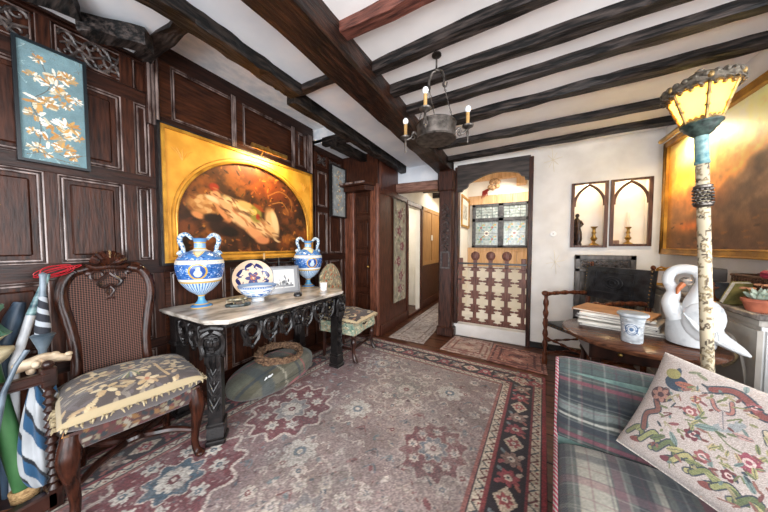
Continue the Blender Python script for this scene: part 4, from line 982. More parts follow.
# ================================================================ CERAMICS ON THE CONSOLE
def revolve_fn(prof,ph0=0,n=60):
    P=np.array(catmull(prof,8)); d=np.r_[0,np.cumsum(np.hypot(*np.diff(P,axis=0).T))]; d/=d[-1]
    def f(S,T):
        rr=np.interp(T,d,P[:,0]); z=np.interp(T,d,P[:,1]); a=2*math.pi*S+ph0; return (rr*np.cos(a),rr*np.sin(a),z)
    return f,d,P
BLU=['#2f5fa8','#3d74b8','#1f3f80','#7fa9d6','#c9d9ea']
def vase(loc,label,rz):
    v=thing('two_handled_vase',label,'vase',loc,rz,'blue and white maiolica vases')
    prof=[(.068,0),(.070,.012),(.045,.03),(.024,.055),(.022,.085),(.034,.10),(.080,.135),(.130,.20),(.152,.28),(.156,.33),(.143,.375),(.105,.415),(.058,.435),(.040,.45),(.038,.49),(.046,.52),(.056,.528)]
    f,d,P=revolve_fn(prof,math.pi)
    cv=Cv(1,1,260,'#98b2d4',51); rr=random.Random(9); Tz=lambda z: float(np.interp(z,P[:,1],d))
    def band(z0,z1,col,a=1): cv.rect(0,1,Tz(z0),Tz(z1),col,a)
    band(0,.03,'#c9a75e'); band(.008,.024,'#4b82b8'); band(.03,.10,'#5c9cc6'); band(.085,.098,'#c9a75e')
    band(.10,.20,'#bcd3e6'); 
    for k in range(40): cv.line([(k/40,Tz(.10)),(k/40+.006,Tz(.195))],.009,'#3d74b8')
    band(.197,.21,'#c9a75e'); band(.21,.228,'#dfe3e2'); band(.228,.335,'#3567ac'); band(.335,.362,'#dfe0d8'); band(.362,.366,'#c9a75e'); band(.366,.43,'#4a7dba'); band(.43,.445,'#dfe3e2'); band(.445,.455,'#c9a75e'); band(.46,.49,'#7fa9d6'); band(.49,.5,'#c9a75e'); band(.5,.53,'#5f8fc0')
    for k in range(420):
        z=rr.uniform(.232,.331); x=rr.random(); cv.line([(x,Tz(z)),(x+rr.uniform(-.012,.012),Tz(z)+.008),(x+rr.uniform(-.02,.02),Tz(z)+rr.uniform(-.012,.012))],.0045,rr.choice(['#8fb0d8','#c3d3e6','#17346e','#5f8cc8','#234f96']))
    for k in range(200):
        z=rr.uniform(.368,.428); x=rr.random(); cv.line([(x,Tz(z)),(x+rr.uniform(-.02,.02),Tz(z)+rr.uniform(-.01,.01))],.006,rr.choice(['#9fbbdc','#d3deea','#1f3f80','#2b5aa4']))
    for k in range(30): cv.ell(k/30+.01,Tz(.349),.008,.007,'#b9c7cf')
    for x in (.5,0,1):
        zc=Tz(.283); cv.ell(x,zc,.062,.088,'#c9a23c'); cv.ell(x,zc,.05,.073,'#2c4f96'); cv.ell(x,zc-.02,.026,.04,'#b6cbe2'); cv.ell(x+.003,zc+.026,.014,.02,'#d3dfec'); cv.line([(x-.01,zc+.04),(x+.012,zc+.05)],.01,'#7f9fca')
        cv.poly([(x-.09,Tz(.432)),(x+.09,Tz(.432)),(x,Tz(.385))],'#dcd3a6'); cv.line([(x-.06,Tz(.428)),(x,Tz(.395)),(x+.06,Tz(.428))],.006,'#c98f2c')
    sheet('body',cv,f,PTG,v)
    m=MB(); m.lathe([(.036,.45),(.034,.49),(.042,.517),(.052,.526),(.001,.48)],n=24); m.build('inner_lip',mat('vase_lip','#4b7fb0',rough=.2),v,smooth=True)
    HM=mat('handle_glaze','#38699f','#cfdbd6',rough=.2,scale=(70,70,70),contrast=(.4,.6))
    for s in (-1,1):
        m=MB(); m.tube(catmull([(0,s*.045,.52),(0,s*.08,.555),(0,s*.115,.54),(0,s*.12,.50),(0,s*.105,.455),(0,s*.10,.42),(0,s*.105,.39)],5),[.012,.016,.018,.016,.013,.014],10)
        m.tube([(0,s*(.11+.022*math.cos(t)),.405+.022*math.sin(t)) for t in np.linspace(0,5.6,12)],[.013,.012,.009],8); m.ell((0,s*.118,.39),.02,.016,.022); m.ell((0,s*.09,.558),.016,.018,.014)
        m.build('handle',HM,v,smooth=True)
    return v
vase((-2.15,1.01,TZ+.011),'large blue and white two-handled vase at the near end of the console table',R(-32))
vase((-2.13,2.10,TZ+.011),'blue and white two-handled vase at the far end of the console table',R(-28))
# bowl
bl=thing('porcelain_bowl','blue and white porcelain bowl painted with landscapes, in front of the plate','bowl',(-1.99,1.37,TZ+.011)); bl.scale=(1.15,1.15,1.15)
f,d,P=revolve_fn([(.045,0),(.045,.02),(.07,.03),(.105,.06),(.128,.10),(.134,.115)],math.pi)
cv=Cv(1,1,200,'#e6edf4',52); rr=random.Random(2)
for k in range(90):
    x=rr.random(); y=rr.uniform(.4,.78); cv.ell(x,y,.02,.03,rr.choice(['#2d6fc0','#5c9bdc','#1f57a8','#8dbbe8']),rr.random()*3); 
for k in range(30): cv.line([(k/30,.42),(k/30+.02,.46),(k/30+.04,.40)],.02,'#4b8cd0')
cv.rect(0,1,.9,1,'#4a74b0'); 
for k in range(50): cv.ell(k/50,.95,.006,.02,'#e6edf4')
sheet('bowl_outside',cv,f,PTG,bl)
cv2=Cv(1,1,100,'#dfe6ee',53); cv2.rect(0,1,.85,1,'#7f9cc4'); cv2.ell(.5,.2,.2,.1,'#4a74b0')
f2,_,_=revolve_fn([(.001,.025),(.06,.03),(.10,.062),(.124,.10),(.1335,.115)],0); sheet('bowl_inside',cv2,f2,PTG,bl)
# plate on stand
TZ+=.011; pz=.165; pt=thing('imari_plate','round cream plate with dark blue flowers propped upright behind the bowl','plate',(-2.17,1.45,TZ),R(-32))
cv=Cv(1,1,150,'#d8bfa2',54); cv.ell(.5,.5,.5,.5,'#e3cdb3'); rr=random.Random(5)
def disc(S,T): 
    return S,T
cv=Cv(.30,.30,400,'#e0c8ae',54)
for k in range(8):
    a=k*math.pi/4+.3; cv.ell(.15+.115*math.cos(a),.15+.115*math.sin(a),.034,.016,'#22265e',a+1.57); cv.ell(.15+.10*math.cos(a+.3),.15+.10*math.sin(a+.3),.018,.008,'#2d3170',a); cv.line([(.15+.08*math.cos(a+.1),.15+.08*math.sin(a+.1)),(.15+.12*math.cos(a+.5),.15+.12*math.sin(a+.5))],.006,'#22265e')
cv.flower(.15,.15,.055,['#2a2e6c','#b5653f','#e0c8ae'],6); 
for k in range(30): cv.ell(.15+.07*rr.gauss(0,.6),.15+.07*rr.gauss(0,.6),.007,.004,rr.choice(['#b5653f','#22265e']),rr.random()*3)
def discf(S,T):
    x=(S-.5)*2;y=(T-.5)*2; u=x*np.sqrt(1-y*y/2); w=y*np.sqrt(1-x*x/2); rr2=np.sqrt(u*u+w*w)
    dep=.028*np.clip((rr2-.62)/.38,0,1)**1.2
    X_=dep; Y_=u*pz; Z_=w*pz; t=R(-12)
    return (X_*math.cos(t)+Z_*math.sin(t), Y_, pz+.006-X_*math.sin(t)+Z_*math.cos(t))
sheet('plate_face',cv,discf,PTG,pt,thick=.006)
m=MB(); m.tube([(.05,-.05,.02),(-.04,-.05,.004),(-.09,-.04,.004),(-.05,-.03,.2)],.004,6); m.tube([(.05,.05,.02),(-.04,.05,.004),(-.09,.04,.004),(-.05,.03,.2)],.004,6); m.build('wire_stand',BLACK,pt,smooth=True)
# small bronze ornament on dark slab
o=thing('bronze_ornament','small bronze animal ornament on a dark oval base beside the near vase','ornament',(-1.93,1.16,TZ),R(-32))
m=MB(); m.lathe([(.085,0),(.088,.006),(.088,.018),(.082,.022),(.001,.022)],n=28,sx=.55,sy=1); m.build('base',mat('dark_stone','#1b2222','#3c4646',rough=.2,scale=(30,30,30)),o,smooth=True)
m=MB(); m.ell((0,0,.05),.016,.042,.016); m.ell((.004,.05,.056),.013,.018,.012); m.ell((0,-.045,.052),.014,.02,.014); m.tube([(0,-.06,.055),(0,-.075,.045),(.005,-.078,.03)],.004,6)
for y in (-.035,.03):
    for x in (-.01,.01): m.tube([(x,y,.05),(x*1.4,y+.008,.022)],.005,6)
m.build('animal',mat('aged_bronze','#5a5a50','#a39a82',rough=.35,metal=.7,scale=(40,40,40)),o,smooth=True)
# photo frame
pf=thing('photograph_frame','black and white group photograph in a dark frame standing on the console table','photo frame',(-2.04,1.70,TZ),R(-22))
t=R(-10); 
def tilt(m): m.T=Matrix.Rotation(t,4,'Y')
m=MB(); tilt(m); frame_yz(m,-.15,.15,0,.27,.014,-.008,.010); m.box(-.012,-.002,-.148,.148,.002,.268); m.build('frame',mat('pewter_frame','#4a4a4c','#77777a',rough=.35,metal=.5),pf)
m=MB(); tilt(m); m.box(-.14,-.005,-.03,.03,0,.006); m.build('easel_back',BLACK,pf)
cv=Cv(.27,.24,300,'#8a8c90',55); cv.rect(.035,.235,.04,.22,'#c9cbcc'); cv.rect(.05,.22,.05,.21,'#dcdedd'); rr=random.Random(8)
for k in range(26): x=.135+rr.gauss(0,.035); y=.085+rr.gauss(0,.018); cv.ell(x,y,.009,.016,rr.choice(['#4c4e52','#77797d','#a4a6a8','#2c2d30'])); cv.ell(x,y+.018,.005,.006,'#b9b4ae')
cv.rect(.05,.22,.05,.07,'#6c6e72')
ct_,st_=math.cos(t),math.sin(t)
sheet('photograph',cv,lambda S,T:(.003*ct_+(.015+.24*T)*st_,-.135+.27*S,-.003*st_+(.015+.24*T)*ct_),PTG,pf)
# desk candle bracket behind photo
cb=thing('candle_bracket','dark metal two-branch candle holder with a cream candle behind the photograph','candlestick',(-2.15,1.72,TZ),R(-20))
m=MB(); m.lathe([(.05,0),(.05,.008),(.012,.02),(.009,.26),(.012,.30),(.006,.35)],n=14); m.tube([(0,-.14,.31),(0,-.07,.30),(0,0,.305),(0,.07,.30),(0,.14,.31)],.006,7)
for s in (-1,1): m.lathe([(.01,.30),(.034,.315),(.036,.322),(.012,.322),(.011,.34)],(0,s*.14,0),16)
m.build('stand',BLACK,cb,smooth=True)
m=MB(); m.lathe([(.010,.33),(.010,.40),(.001,.402)],(0,-.14,0),12); m.build('candle',WAX,cb,smooth=True)
m=MB(); m.lathe([(.034,0),(.038,.004),(.038,.018),(.034,.024),(.036,.03),(.032,.032),(.001,.028)],n=22); o=m.build('round_dish',mat('black_lacquer','#141518',rough=.2),smooth=True,loc=(-1.82,1.66,TZ)); tag(o,'small black round dish in front of the standing photograph','dish')
mg=thing('porcelain_beaker','small white porcelain beaker with blue marks at the far table end','cup',(-1.83,2.02,TZ))
f,d,P=revolve_fn([(.030,0),(.034,.004),(.036,.05),(.039,.082)],math.pi); cv=Cv(1,1,100,'#eef0f2',56)
for k in range(30): cv.ell((k*.37)%1,.25+.3*((k*.61)%1),.02,.04,'#8fa8c8' if k%2 else '#5f7fae',k)
sheet('beaker_wall',cv,f,PTG,mg); m=MB(); m.lathe([(.037,.082),(.034,.08),(.032,.01),(.001,.008)],n=24); m.build('beaker_inside',mat('white_glaze','#eceef0',rough=.15),mg,smooth=True)
# ================================================================ CHAIRS
def cushion(name,W_,D_,H_,cvs,parent,res=None,loc=(0,0,0),rot=None,mt=None,e=.30,fold=0,pinch=.0):
    """closed pillow surface: top canvas plus plain underside"""
    def f(sgn):
        def g(S,T):
            u=S*2-1;v=T*2-1; k=(1-np.abs(u)**4)*(1-np.abs(v)**4); h=np.clip(k,0,1)**e
            px=u*W_/2*(1-pinch*(1-np.abs(u))*0)*(1-pinch*(1-v*v)*0+pinch*np.abs(v)**2*0); py=v*D_/2
            px=px*(1-pinch*(1-v**2)*.5) if pinch else px; py=py*(1-pinch*(1-u**2)*.5) if pinch else py
            z=sgn*H_/2*h+fold*np.sin(u*5+v*3)*k
            return (px,py,z)
        return g
    a=sheet(name,cvs,f(1),mt or PTF,parent)
    b=Cv(cvs.W,cvs.H,cvs.w/cvs.W*.5,'#000000'); 
    step_y=np.linspace(0,cvs.h-1,b.h).astype(int); step_x=np.linspace(0,cvs.w-1,b.w).astype(int); b.a=cvs.a[step_y][:,step_x]*.0+np.median(cvs.a.reshape(-1,3),0)
    o2=sheet(name+'_underside',b,f(-1),mt or PTF,parent,flip=True)
    for o in (a,o2):
        o.location=loc
        if rot is not None: o.rotation_euler=rot
    return a
def fringe(m,W_,D_,z,L=.03,seed=1,n=90):
    rr=random.Random(seed); L=L*.7
    for k in range(n):
        t=(k+rr.uniform(-.4,.4))/n*4%4; s=int(t); q=t-s; u,v=[(-1+2*q,-1),(1,-1+2*q),(1-2*q,1),(-1,1-2*q)][s]; x,y=u*W_/2,v*D_/2
        dx,dy=[(0,-1),(1,0),(0,1),(-1,0)][s]; l=L*rr.uniform(.5,1.3)
        m.tube([(x*.985,y*.985,z),(x+dx*l*.5,y+dy*l*.5,z+rr.uniform(-.003,.01)),(x+dx*l*.7+rr.uniform(-.01,.01),y+dy*l*.7+rr.uniform(-.01,.01),z-l*.6)],[.006,.005,.002],5)
def cabriole(m,x,y,z1,s=1,out=(1,0)):
    ox,oy=out; P=[(x,y,z1),(x+ox*.012,y+oy*.012,z1-.06),(x+ox*.022,y+oy*.022,z1-.12),(x+ox*.008,y+oy*.008,z1-.22),(x-ox*.006,y-oy*.006,z1-.32),(x+ox*.004,y+oy*.004,.04),(x+ox*.025,y+oy*.025,.016)]
    m.tube(catmull(P,5),[.034,.04,.042,.03,.022,.019,.02,.026],10,flat=.9); m.ell((x+ox*.03,y+oy*.03,.018),.03,.027,.018,10,7)
# -- cane back chair
CX,CY,CR=-1.965,.555,R(-8)
cc=thing('cane_back_chair','carved walnut chair with a shell crest and worn cane back','chair',(CX,CY,.011),CR)
sz=.43
m=MB(); q=[(-.22,-.20),(.21,-.255),(.21,.255),(-.22,.20)]; m.prism(q,'xy',sz-.075,sz-.005); m.build('seat_rail',CHAIRW,cc)
cv=Cv(.5,.10,170,'#7a4b44',61)
for k in range(90): cv.ell(rr.random()*.5,rr.random()*.1,.016,.010,rr.choice(['#b9a680','#8e3b40','#3f4a52','#c98a4a','#a6554c','#d9cdb0']),rr.random()*3)
cv.tone(.8,.62)
sheet('tapestry_front',cv,lambda S,T:(.218+.012*np.sin(T*3.1),-.258+.516*S,sz-.085+.09*T),PTF,cc,thick=.004)
cv=Cv(.43,.10,170,'#8a6a50',62)
for k in range(80): cv.ell(rr.random()*.43,rr.random()*.1,.016,.010,rr.choice(['#b9a680','#8e3b40','#3f4a52','#c98a4a','#a6554c']),rr.random()*3)
sheet('tapestry_side',cv,lambda S,T:(-.21+.425*S,-.206-.055*S-.004*np.sin(T*3.1),sz-.08+.085*T),PTF,cc,thick=.004)
for (x,y) in ((.20,-.235),(.20,.235)): m=MB(); cabriole(m,x,y,sz-.01,out=(.8,math.copysign(.5,y))); m.build('leg',CHAIRW,cc,smooth=True)
for s in (-1,1):
    m=MB(); m.tube(catmull([(-.20,s*.185,sz),(-.205,s*.185,.25),(-.22,s*.19,.1),(-.25,s*.195,.0)],5),[.024,.022,.021,.022],8); m.build('leg',CHAIRW,cc,smooth=True)
m=MB(); P=lambda *a:catmull(list(a),6)
for s in (-1,1): m.tube(P((.19,s*.23,.16),(.10,s*.15,.17),(0,s*.04,.165),(-.1,s*.12,.16),(-.21,s*.185,.15)),[.014,.019,.022,.019,.014],8)
m.tube(P((0,-.05,.165),(.02,0,.175),(0,.05,.165)),.02,8); m.ell((0,0,.18),.03,.03,.022); m.build('stretcher',DARKCH,cc,smooth=True)
# back: plane tilts slightly
BT=lambda y,z,o=0:(-.205-.16*(z)+o,y*.93-.045,sz+z*1.03)
outl=[(-.180,.02),(-.162,.11),(-.160,.25),(-.180,.40),(-.202,.52),(-.196,.61),(-.160,.675),(-.110,.695),(-.07,.71)]
BK=.072
m=MB()
for s in (-1,1):
    m.tube(catmull([BT(-s*y,z) for y,z in outl],5),[.026,.025,.024,.026,.028,.026,.028,.026,.024],10,flat=.75)
    m.tube(catmull([BT(-s*.14,0.682,.022),BT(-s*.16,0.707,.02),BT(-s*.12,0.727,.022),BT(-s*.09,0.717,.02)],4),.008,6)
m.bar(BT(-.16,.10),BT(.16,.10),.028,.04,.004); m.build('back_frame',CHAIRW,cc,smooth=True)
inn=outl[1:]; 
m=MB(); L=[(y+.01,z) for y,z in outl[1:]]+[(-.0,.71)]; poly=[(y,z) for y,z in L]+[(-y,z) for y,z in L[::-1][1:]]
poly=catmull(poly,3,True)
CANE,nt,p=newmat('woven_cane'); N=nt.nodes;Lk=nt.links
tc=N.new('ShaderNodeTexCoord'); sx=N.new('ShaderNodeSeparateXYZ'); Lk.new(tc.outputs['Object'],sx.inputs[0])
def sn(out,k):
    a=N.new('ShaderNodeMath'); a.operation='MULTIPLY'; a.inputs[1].default_value=k; b=N.new('ShaderNodeMath'); b.operation='SINE'; Lk.new(out,a.inputs[0]); Lk.new(a.outputs[0],b.inputs[0]); return b.outputs[0]
mm=N.new('ShaderNodeMath'); mm.operation='MULTIPLY'; Lk.new(sn(sx.outputs['Y'],300),mm.inputs[0]); Lk.new(sn(sx.outputs['Z'],300),mm.inputs[1])
ab=N.new('ShaderNodeMath'); ab.operation='ABSOLUTE'; Lk.new(mm.outputs[0],ab.inputs[0])
rp=N.new('ShaderNodeValToRGB'); rp.color_ramp.elements[0].position=.06; rp.color_ramp.elements[0].color=lin('#7a5040'); rp.color_ramp.elements[1].position=.35; rp.color_ramp.elements[1].color=lin('#0b0504')
Lk.new(ab.outputs[0],rp.inputs[0]); Lk.new(rp.outputs[0],p.inputs['Base Color']); p.inputs['Roughness'].default_value=.6; p.inputs['Specular IOR Level'].default_value=.25
V=[BT(a,b,.003) for a,b in poly]; V2=[BT(a,b,-.003) for a,b in poly]; n=len(V)
m.add(V+V2,[tuple(range(n)),tuple(range(n,2*n))[::-1]]+[(i,(i+1)%n,n+(i+1)%n,n+i) for i in range(n)]); m.build('cane_panel',CANE,cc)
m=MB()
for k in range(9):
    a=R(18+18*k); m.tube([BT(.012*math.cos(a),0.727,.03),BT(.050*math.cos(a),0.727+.035*math.sin(a),.05),BT(.082*math.cos(a),0.727+.072*math.sin(a),.03)],[.009,.016,.014],7)
m.tube(catmull([BT(-.09,0.717,.02),BT(-.06,0.704,.03),BT(0,0.707,.035),BT(.06,0.704,.03),BT(.09,0.717,.02)],4),.014,8)
m.build('shell_crest',CHAIRW,cc,smooth=True)
m=MB()
for s in (-1,1):
    m.tube([BT(s*(.055)+.028*math.cos(t),.657+.028*math.sin(t),.018) for t in np.linspace(0,5.4,12)],.0085,6)
    m.tube(catmull([BT(0,0.672,.018),BT(s*.03,0.642,.02),BT(s*.055,0.617,.02),BT(s*.03,0.587,.018),BT(0,0.602,.018)],4),.009,6)
    m.tube(catmull([BT(0,0.592,.015),BT(s*.018,0.562,.015),BT(0,0.532,.012),BT(s*.02,0.512,.01)],4),.006,6)
    m.ell(BT(s*.088,0.672,.014),.012,.02,.018)
m.build('pierced_carving',DARKCH,cc,smooth=True)
cv=Cv(.54,.50,330,'#3a3437',63); rr=random.Random(12)
for k in range(230): cv.ell(rr.random()*.54,rr.random()*.5,.026*rr.random()+.008,.008,rr.choice(['#b89d72','#8d8270','#6f6a66','#c9b48a','#4f4a52','#a58a66','#2c272b']),rr.random()*3,.85)
CRM=['#c9b48a','#b89d72','#d8c8a2','#bda888']
for (x,y,s,a) in ((.10,.10,.055,.4),(.20,.13,.05,-.3),(.10,.24,.05,.9),(.12,.38,.05,0),(.22,.42,.05,.5),(.33,.40,.045,0),(.42,.40,.05,-.5),(.45,.28,.05,.3),(.44,.14,.05,.8),(.33,.10,.05,0),(.20,.25,.05,.2),(.34,.26,.05,-.4)):
    for k in range(5): 
        b=a+k*1.256; cv.ell(x+s*.6*math.cos(b),y+s*.5*math.sin(b),s*.42,s*.22,rr.choice(CRM),b)
    cv.ell(x,y,s*.28,s*.2,rr.choice(['#3a3437','#a3674e','#8b9284']))
for k in range(9): a=-.6+k*.15; cv.line([(.30,.24),(.30+.10*math.cos(a-.4),.24+.10*math.sin(a-.4))],.008,['#6f7c8e','#cfc6a4','#55683f'][k%3])
cv.line([(.05,.3),(.1,.32),(.16,.3),(.24,.34)],.01,'#c9b48a'); cv.line([(.3,.33),(.38,.34),(.47,.36)],.012,'#a8906a')
cv.noise(20,.15); cv.grain(.15)
cv.mix(np.full((cv.h,cv.w),1.0),'#8f806c',.22)
D=np.minimum(np.minimum(cv.X,.54-cv.X),np.minimum(cv.Y,.50-cv.Y)); cv.mix((D<.014).astype(float),'#a89878')
def tapcush(loc,rz,label,W_=.54,D_=.5,H_=.085,seed=1,c=None,gz=0):
    t=thing('tapestry_cushion',label,'cushion',loc,rz,None); cushion('cover',W_,D_,H_,c or cv,t,e=.5,fold=.009)
    m=MB(); fringe(m,W_,D_,-.004,.03,seed,110); m.build('fringe',FRM,t,smooth=True); return t
FRM=mat('cream_fringe','#7d7056','#b3a483',rough=.85,scale=(60,60,60))
CU=Vector((CX,CY,sz+.045)); tapcush((CX+.035,CY-.01,sz+.078),CR,'faded floral tapestry cushion with cream fringe on the cane-back chair',.50,.54,.18,3)
# -- upholstered side chair by the door
sx_,sy_,sr=-1.81,2.43,R(4)
c2=thing('upholstered_side_chair','small dark-legged chair with tapestry back beside the far end of the console','chair',(sx_,sy_,.011),sr)
m=MB(); m.box(-.22,.22,-.24,.24,.33,.40,.01); m.build('seat_rail',DARKCH,c2)
def uphol(nm,W_,H_,seed,base,cols,fn):
    cvx=Cv(W_,H_,130,base,seed); q=random.Random(seed)
    for k in range(int(W_*H_*1500)): cvx.ell(q.random()*W_,q.random()*H_,.02,.010,q.choice(cols),q.random()*3)
    cvx.grain(.2); return sheet(nm,cvx,fn,PTF,c2,thick=.03)
GR=['#9c9276','#7f8a6a','#b8aa88','#6a6f5a','#c9b890','#8f7f66']
uphol('back_upholstery',.42,.60,71,'#97886a',GR+['#b05a34'],lambda S,T:(-.205-.06*T+.01*np.sin(S*3.14),(-.205+.41*S)*(1-.38*np.clip((T-.7)/.3,0,1)**2),.46+.56*T+.05*np.sin(S*3.14)*T))
uphol('seat_upholstery',.46,.2,72,'#8d9a84',['#5f7d6c','#b9b294','#a88a6a','#7f8f80','#c9bfa0'],lambda S,T:(.235-.02*T+.006*np.sin(S*9),-.25+.5*S,.31+.125*T))
uphol('seat_side',.46,.2,73,'#8d9a84',['#5f7d6c','#b9b294','#a88a6a','#7f8f80','#c9bfa0'],lambda S,T:(-.22+.45*S,-.25+.0*T,.31+.125*T))
for s in (-1,1):
    m=MB(); m.tube(catmull([(.20,s*.215,.34),(.205,s*.215,.28),(.20,s*.215,.25),(.205,s*.215,.2),(.20,s*.215,.13),(.215,s*.218,.05),(.235,s*.222,.018)],4),[.028,.034,.018,.032,.022,.016,.024,.026],10); m.ell((.24,s*.222,.016),.026,.022,.016); m.build('leg',DARKCH,c2,smooth=True)
    m=MB(); m.tube([(-.20,s*.20,.36),(-.21,s*.20,.0)],.02,8); m.build('leg',DARKCH,c2,smooth=True)
m=MB(); m.tube([(.20,-.21,.15),(.2,-.1,.155),(.2,0,.15),(.2,.1,.155),(.20,.21,.15)],[.012,.02,.012,.02,.012],8); 
for s in (-1,1): m.tube([(.20,s*.21,.14),(.06,s*.205,.14),(-.2,s*.2,.14)],[.013,.019,.013],8)
m.build('stretcher',DARKCH,c2,smooth=True)
cv3=Cv(.46,.44,240,'#3b2e2c',64)
for k in range(60): cv3.ell(rr.random()*.46,rr.random()*.44,.03,.012,rr.choice(['#b9a27c','#cbb896','#8f6a50','#6c4a3c','#a89474']),rr.random()*3)
D=np.minimum(np.minimum(cv3.X,.46-cv3.X),np.minimum(cv3.Y,.44-cv3.Y)); cv3.mix((D<.018).astype(float),'#c0ac88'); cv3.grain(.2)
t=tapcush((sx_+.02,sy_,.475),sr,'brown and cream tapestry cushion on the far side chair',.50,.50,.09,5,cv3); t.rotation_euler=(0,R(3),sr)
# ================================================================ POUFFE AND WREATH
def plaid(W_,H_,res,seed,base,vs_,hs_,seam=None):
    cvx=Cv(W_,H_,res,base,seed)
    for (p,w,c,a) in vs_: cvx.mix(((cvx.X>p*W_)&(cvx.X<p*W_+w)).astype(float),c,a)
    for (p,w,c,a) in hs_: cvx.mix(((cvx.Y>p*H_)&(cvx.Y<p*H_+w)).astype(float),c,a)
    cvx.noise(9,.12); cvx.grain(.16); return cvx
pf_=thing('tartan_pouffe','oval faded green and red tartan floor cushion under the console table','pouffe',(-2.00,1.53,.012),R(1))
cv=plaid(1,1,200,81,'#504e40',[(.06,.07,'#2f3a40',.7),(.2,.02,'#a04a50',.8),(.3,.1,'#5a5e54',.6),(.42,.03,'#2c333c',.7),(.52,.08,'#6b685c',.6),(.66,.02,'#a04a50',.8),(.76,.08,'#2f3a40',.6),(.9,.05,'#7a7d6c',.6)],[(.1,.02,'#a04a50',.7),(.25,.08,'#34404a',.5),(.42,.015,'#c9c2b0',.5),(.55,.03,'#2c333c',.6),(.62,.015,'#a04a50',.7),(.78,.08,'#6f7a70',.6)])
def pofn(S,T):
    a=2*math.pi*T; b=np.pi*(S-.5)   # S 0..1 bottom to top
    cr=np.sign(np.cos(b))*np.abs(np.cos(b))**.65; z=.125+.125*np.sign(np.sin(b))*np.abs(np.sin(b))**.8
    return (.235*cr*np.cos(a),.43*cr*np.sin(a),z)
# planar plaid: map colours by world position instead of angle
def pofplane(o,cvx,W_,H_,ang=0):
    me=o.data; n=len(me.vertices); co=np.empty(n*3); me.vertices.foreach_get('co',co); co=co.reshape(-1,3)
    x=(co[:,0]-co[:,2]*.8)*math.cos(ang)+co[:,1]*math.sin(ang); y=-(co[:,0]-co[:,2]*.8)*math.sin(ang)+co[:,1]*math.cos(ang)
    i=((x/W_+.5)%1*(cvx.w-1)).astype(int); j=((y/H_+.5)%1*(cvx.h-1)).astype(int)
    col=np.concatenate([clin(cvx.a[j,i]),np.ones((n,1))],1); me.color_attributes['Col'].data.foreach_set('color',col.ravel().astype(np.float32))
g=Cv(1,1.5,110,'#000000'); o=sheet('cover',g,pofn,PTF,pf_); pofplane(o,cv,1.0,1.1,R(8))
m=MB(); m.tube([(.235*math.cos(t)*.98,.43*math.sin(t)*.98,.125) for t in np.linspace(0,2*math.pi,50,endpoint=False)],.006,6,closed=True); m.build('piping',mat('dark_piping','#2e3430',rough=.8),pf_,smooth=True)
wr_=thing('twig_wreath','woven ring of dry brown twigs lying on the tartan pouffe','wreath',(-1.99,1.58,.285),0); wr_.rotation_euler=(R(-4),R(9),0)
m=MB(); rr=random.Random(17)
for k in range(26):
    ph=rr.random()*6.28; q=rr.uniform(.6,1.5); fr=rr.choice([3,4,5]); A=rr.uniform(.008,.028); R0=.155+rr.uniform(-.01,.015)
    m.tube([((R0+A*math.cos(fr*t+ph))*math.cos(t)*1.0,(R0+A*math.cos(fr*t+ph))*math.sin(t)*1.28,A*math.sin(fr*t+ph)) for t in np.linspace(0,2*math.pi,44,endpoint=False)],.0045*q,5,closed=True)
for k in range(40):
    t=rr.random()*6.28; m.tube([(.16*math.cos(t),.205*math.sin(t),rr.uniform(-.01,.02)),((.17+rr.uniform(-.03,.03))*math.cos(t+.3),(.215+rr.uniform(-.03,.03))*math.sin(t+.3),rr.uniform(.0,.04))],[.004,.002],5)
m.build('twigs',mat('dry_twigs','#4a3326','#9b7a5e',rough=.8,scale=(50,50,50)),wr_,smooth=True)
m=MB(); m.ell((0,0,.010),.010,.02,.007,8,6); m.ell((.0,.02,.016),.006,.008,.008,8,6); m.tube([(0,-.03,.012),(.01,-.055,.006)],[.008,.003],6)
o=m.build('white_bird_ornament',mat('white_plaster_bird','#e4e6e6',rough=.6),smooth=True,loc=(-1.80,1.33,.215)); tag(o,'tiny white ornament lying on the tartan pouffe before the wreath','ornament')
o.rotation_euler=(0,R(25),0)
# ================================================================ UMBRELLA STAND
us=thing('umbrella_stand','dark oak stand with bobbin-turned posts full of umbrellas and sticks','umbrella stand',(-2.0,.268,.011))
m=MB(); m.bar((0,.01,.655),(0,-.62,.655),.045,.05,.008); m.tube([(.022,.0,.675),(.022,-.62,.675)],.006,6);m.tube([(.022,.0,.64),(.022,-.62,.64)],.006,6); m.bar((-.30,.01,.655),(-.30,-.62,.655),.04,.05,.008); m.bar((0,0,.655),(-.31,0,.655),.04,.05,.008); m.bar((0,-.6,.655),(-.31,-.6,.655),.04,.05,.008); m.build('top_rail',DARKCH,us,smooth=False)
m=MB(); m.bar((0,.01,.05),(0,-.62,.05),.05,.08,.008); m.bar((-.3,.01,.05),(-.3,-.62,.05),.05,.08,.008); m.bar((0,0,.05),(-.31,0,.05),.05,.08,.008); m.box(-.3,0,-.6,0,.012,.03); m.build('base',DARKCH,us)
for (x,y) in ((0,0),(-.3,0),(0,-.6),(-.3,-.6)):
    m=MB(); m.box(x-.025,x+.025,y-.025,y+.025,.0,.10,.005); m.box(x-.025,x+.025,y-.025,y+.025,.61,.70,.005); m.lathe([(.012 if k%2 else .023,.10+.51*k/26) for k in range(27)],(x,y,0),12); m.ell((x,y,.715),.02,.02,.02)
    m.build('post',DARKCH,us,smooth=True)
def stick(name,label,cat,P,r,material,n=10,grp=None,smooth=True):
    p0=P[0]; m=MB(); m.tube([(p[0]-p0[0],p[1]-p0[1],p[2]-p0[2]) for p in P],r,n); o=m.build(name,material,smooth=smooth,loc=p0); return tag(o,label,cat,grp)
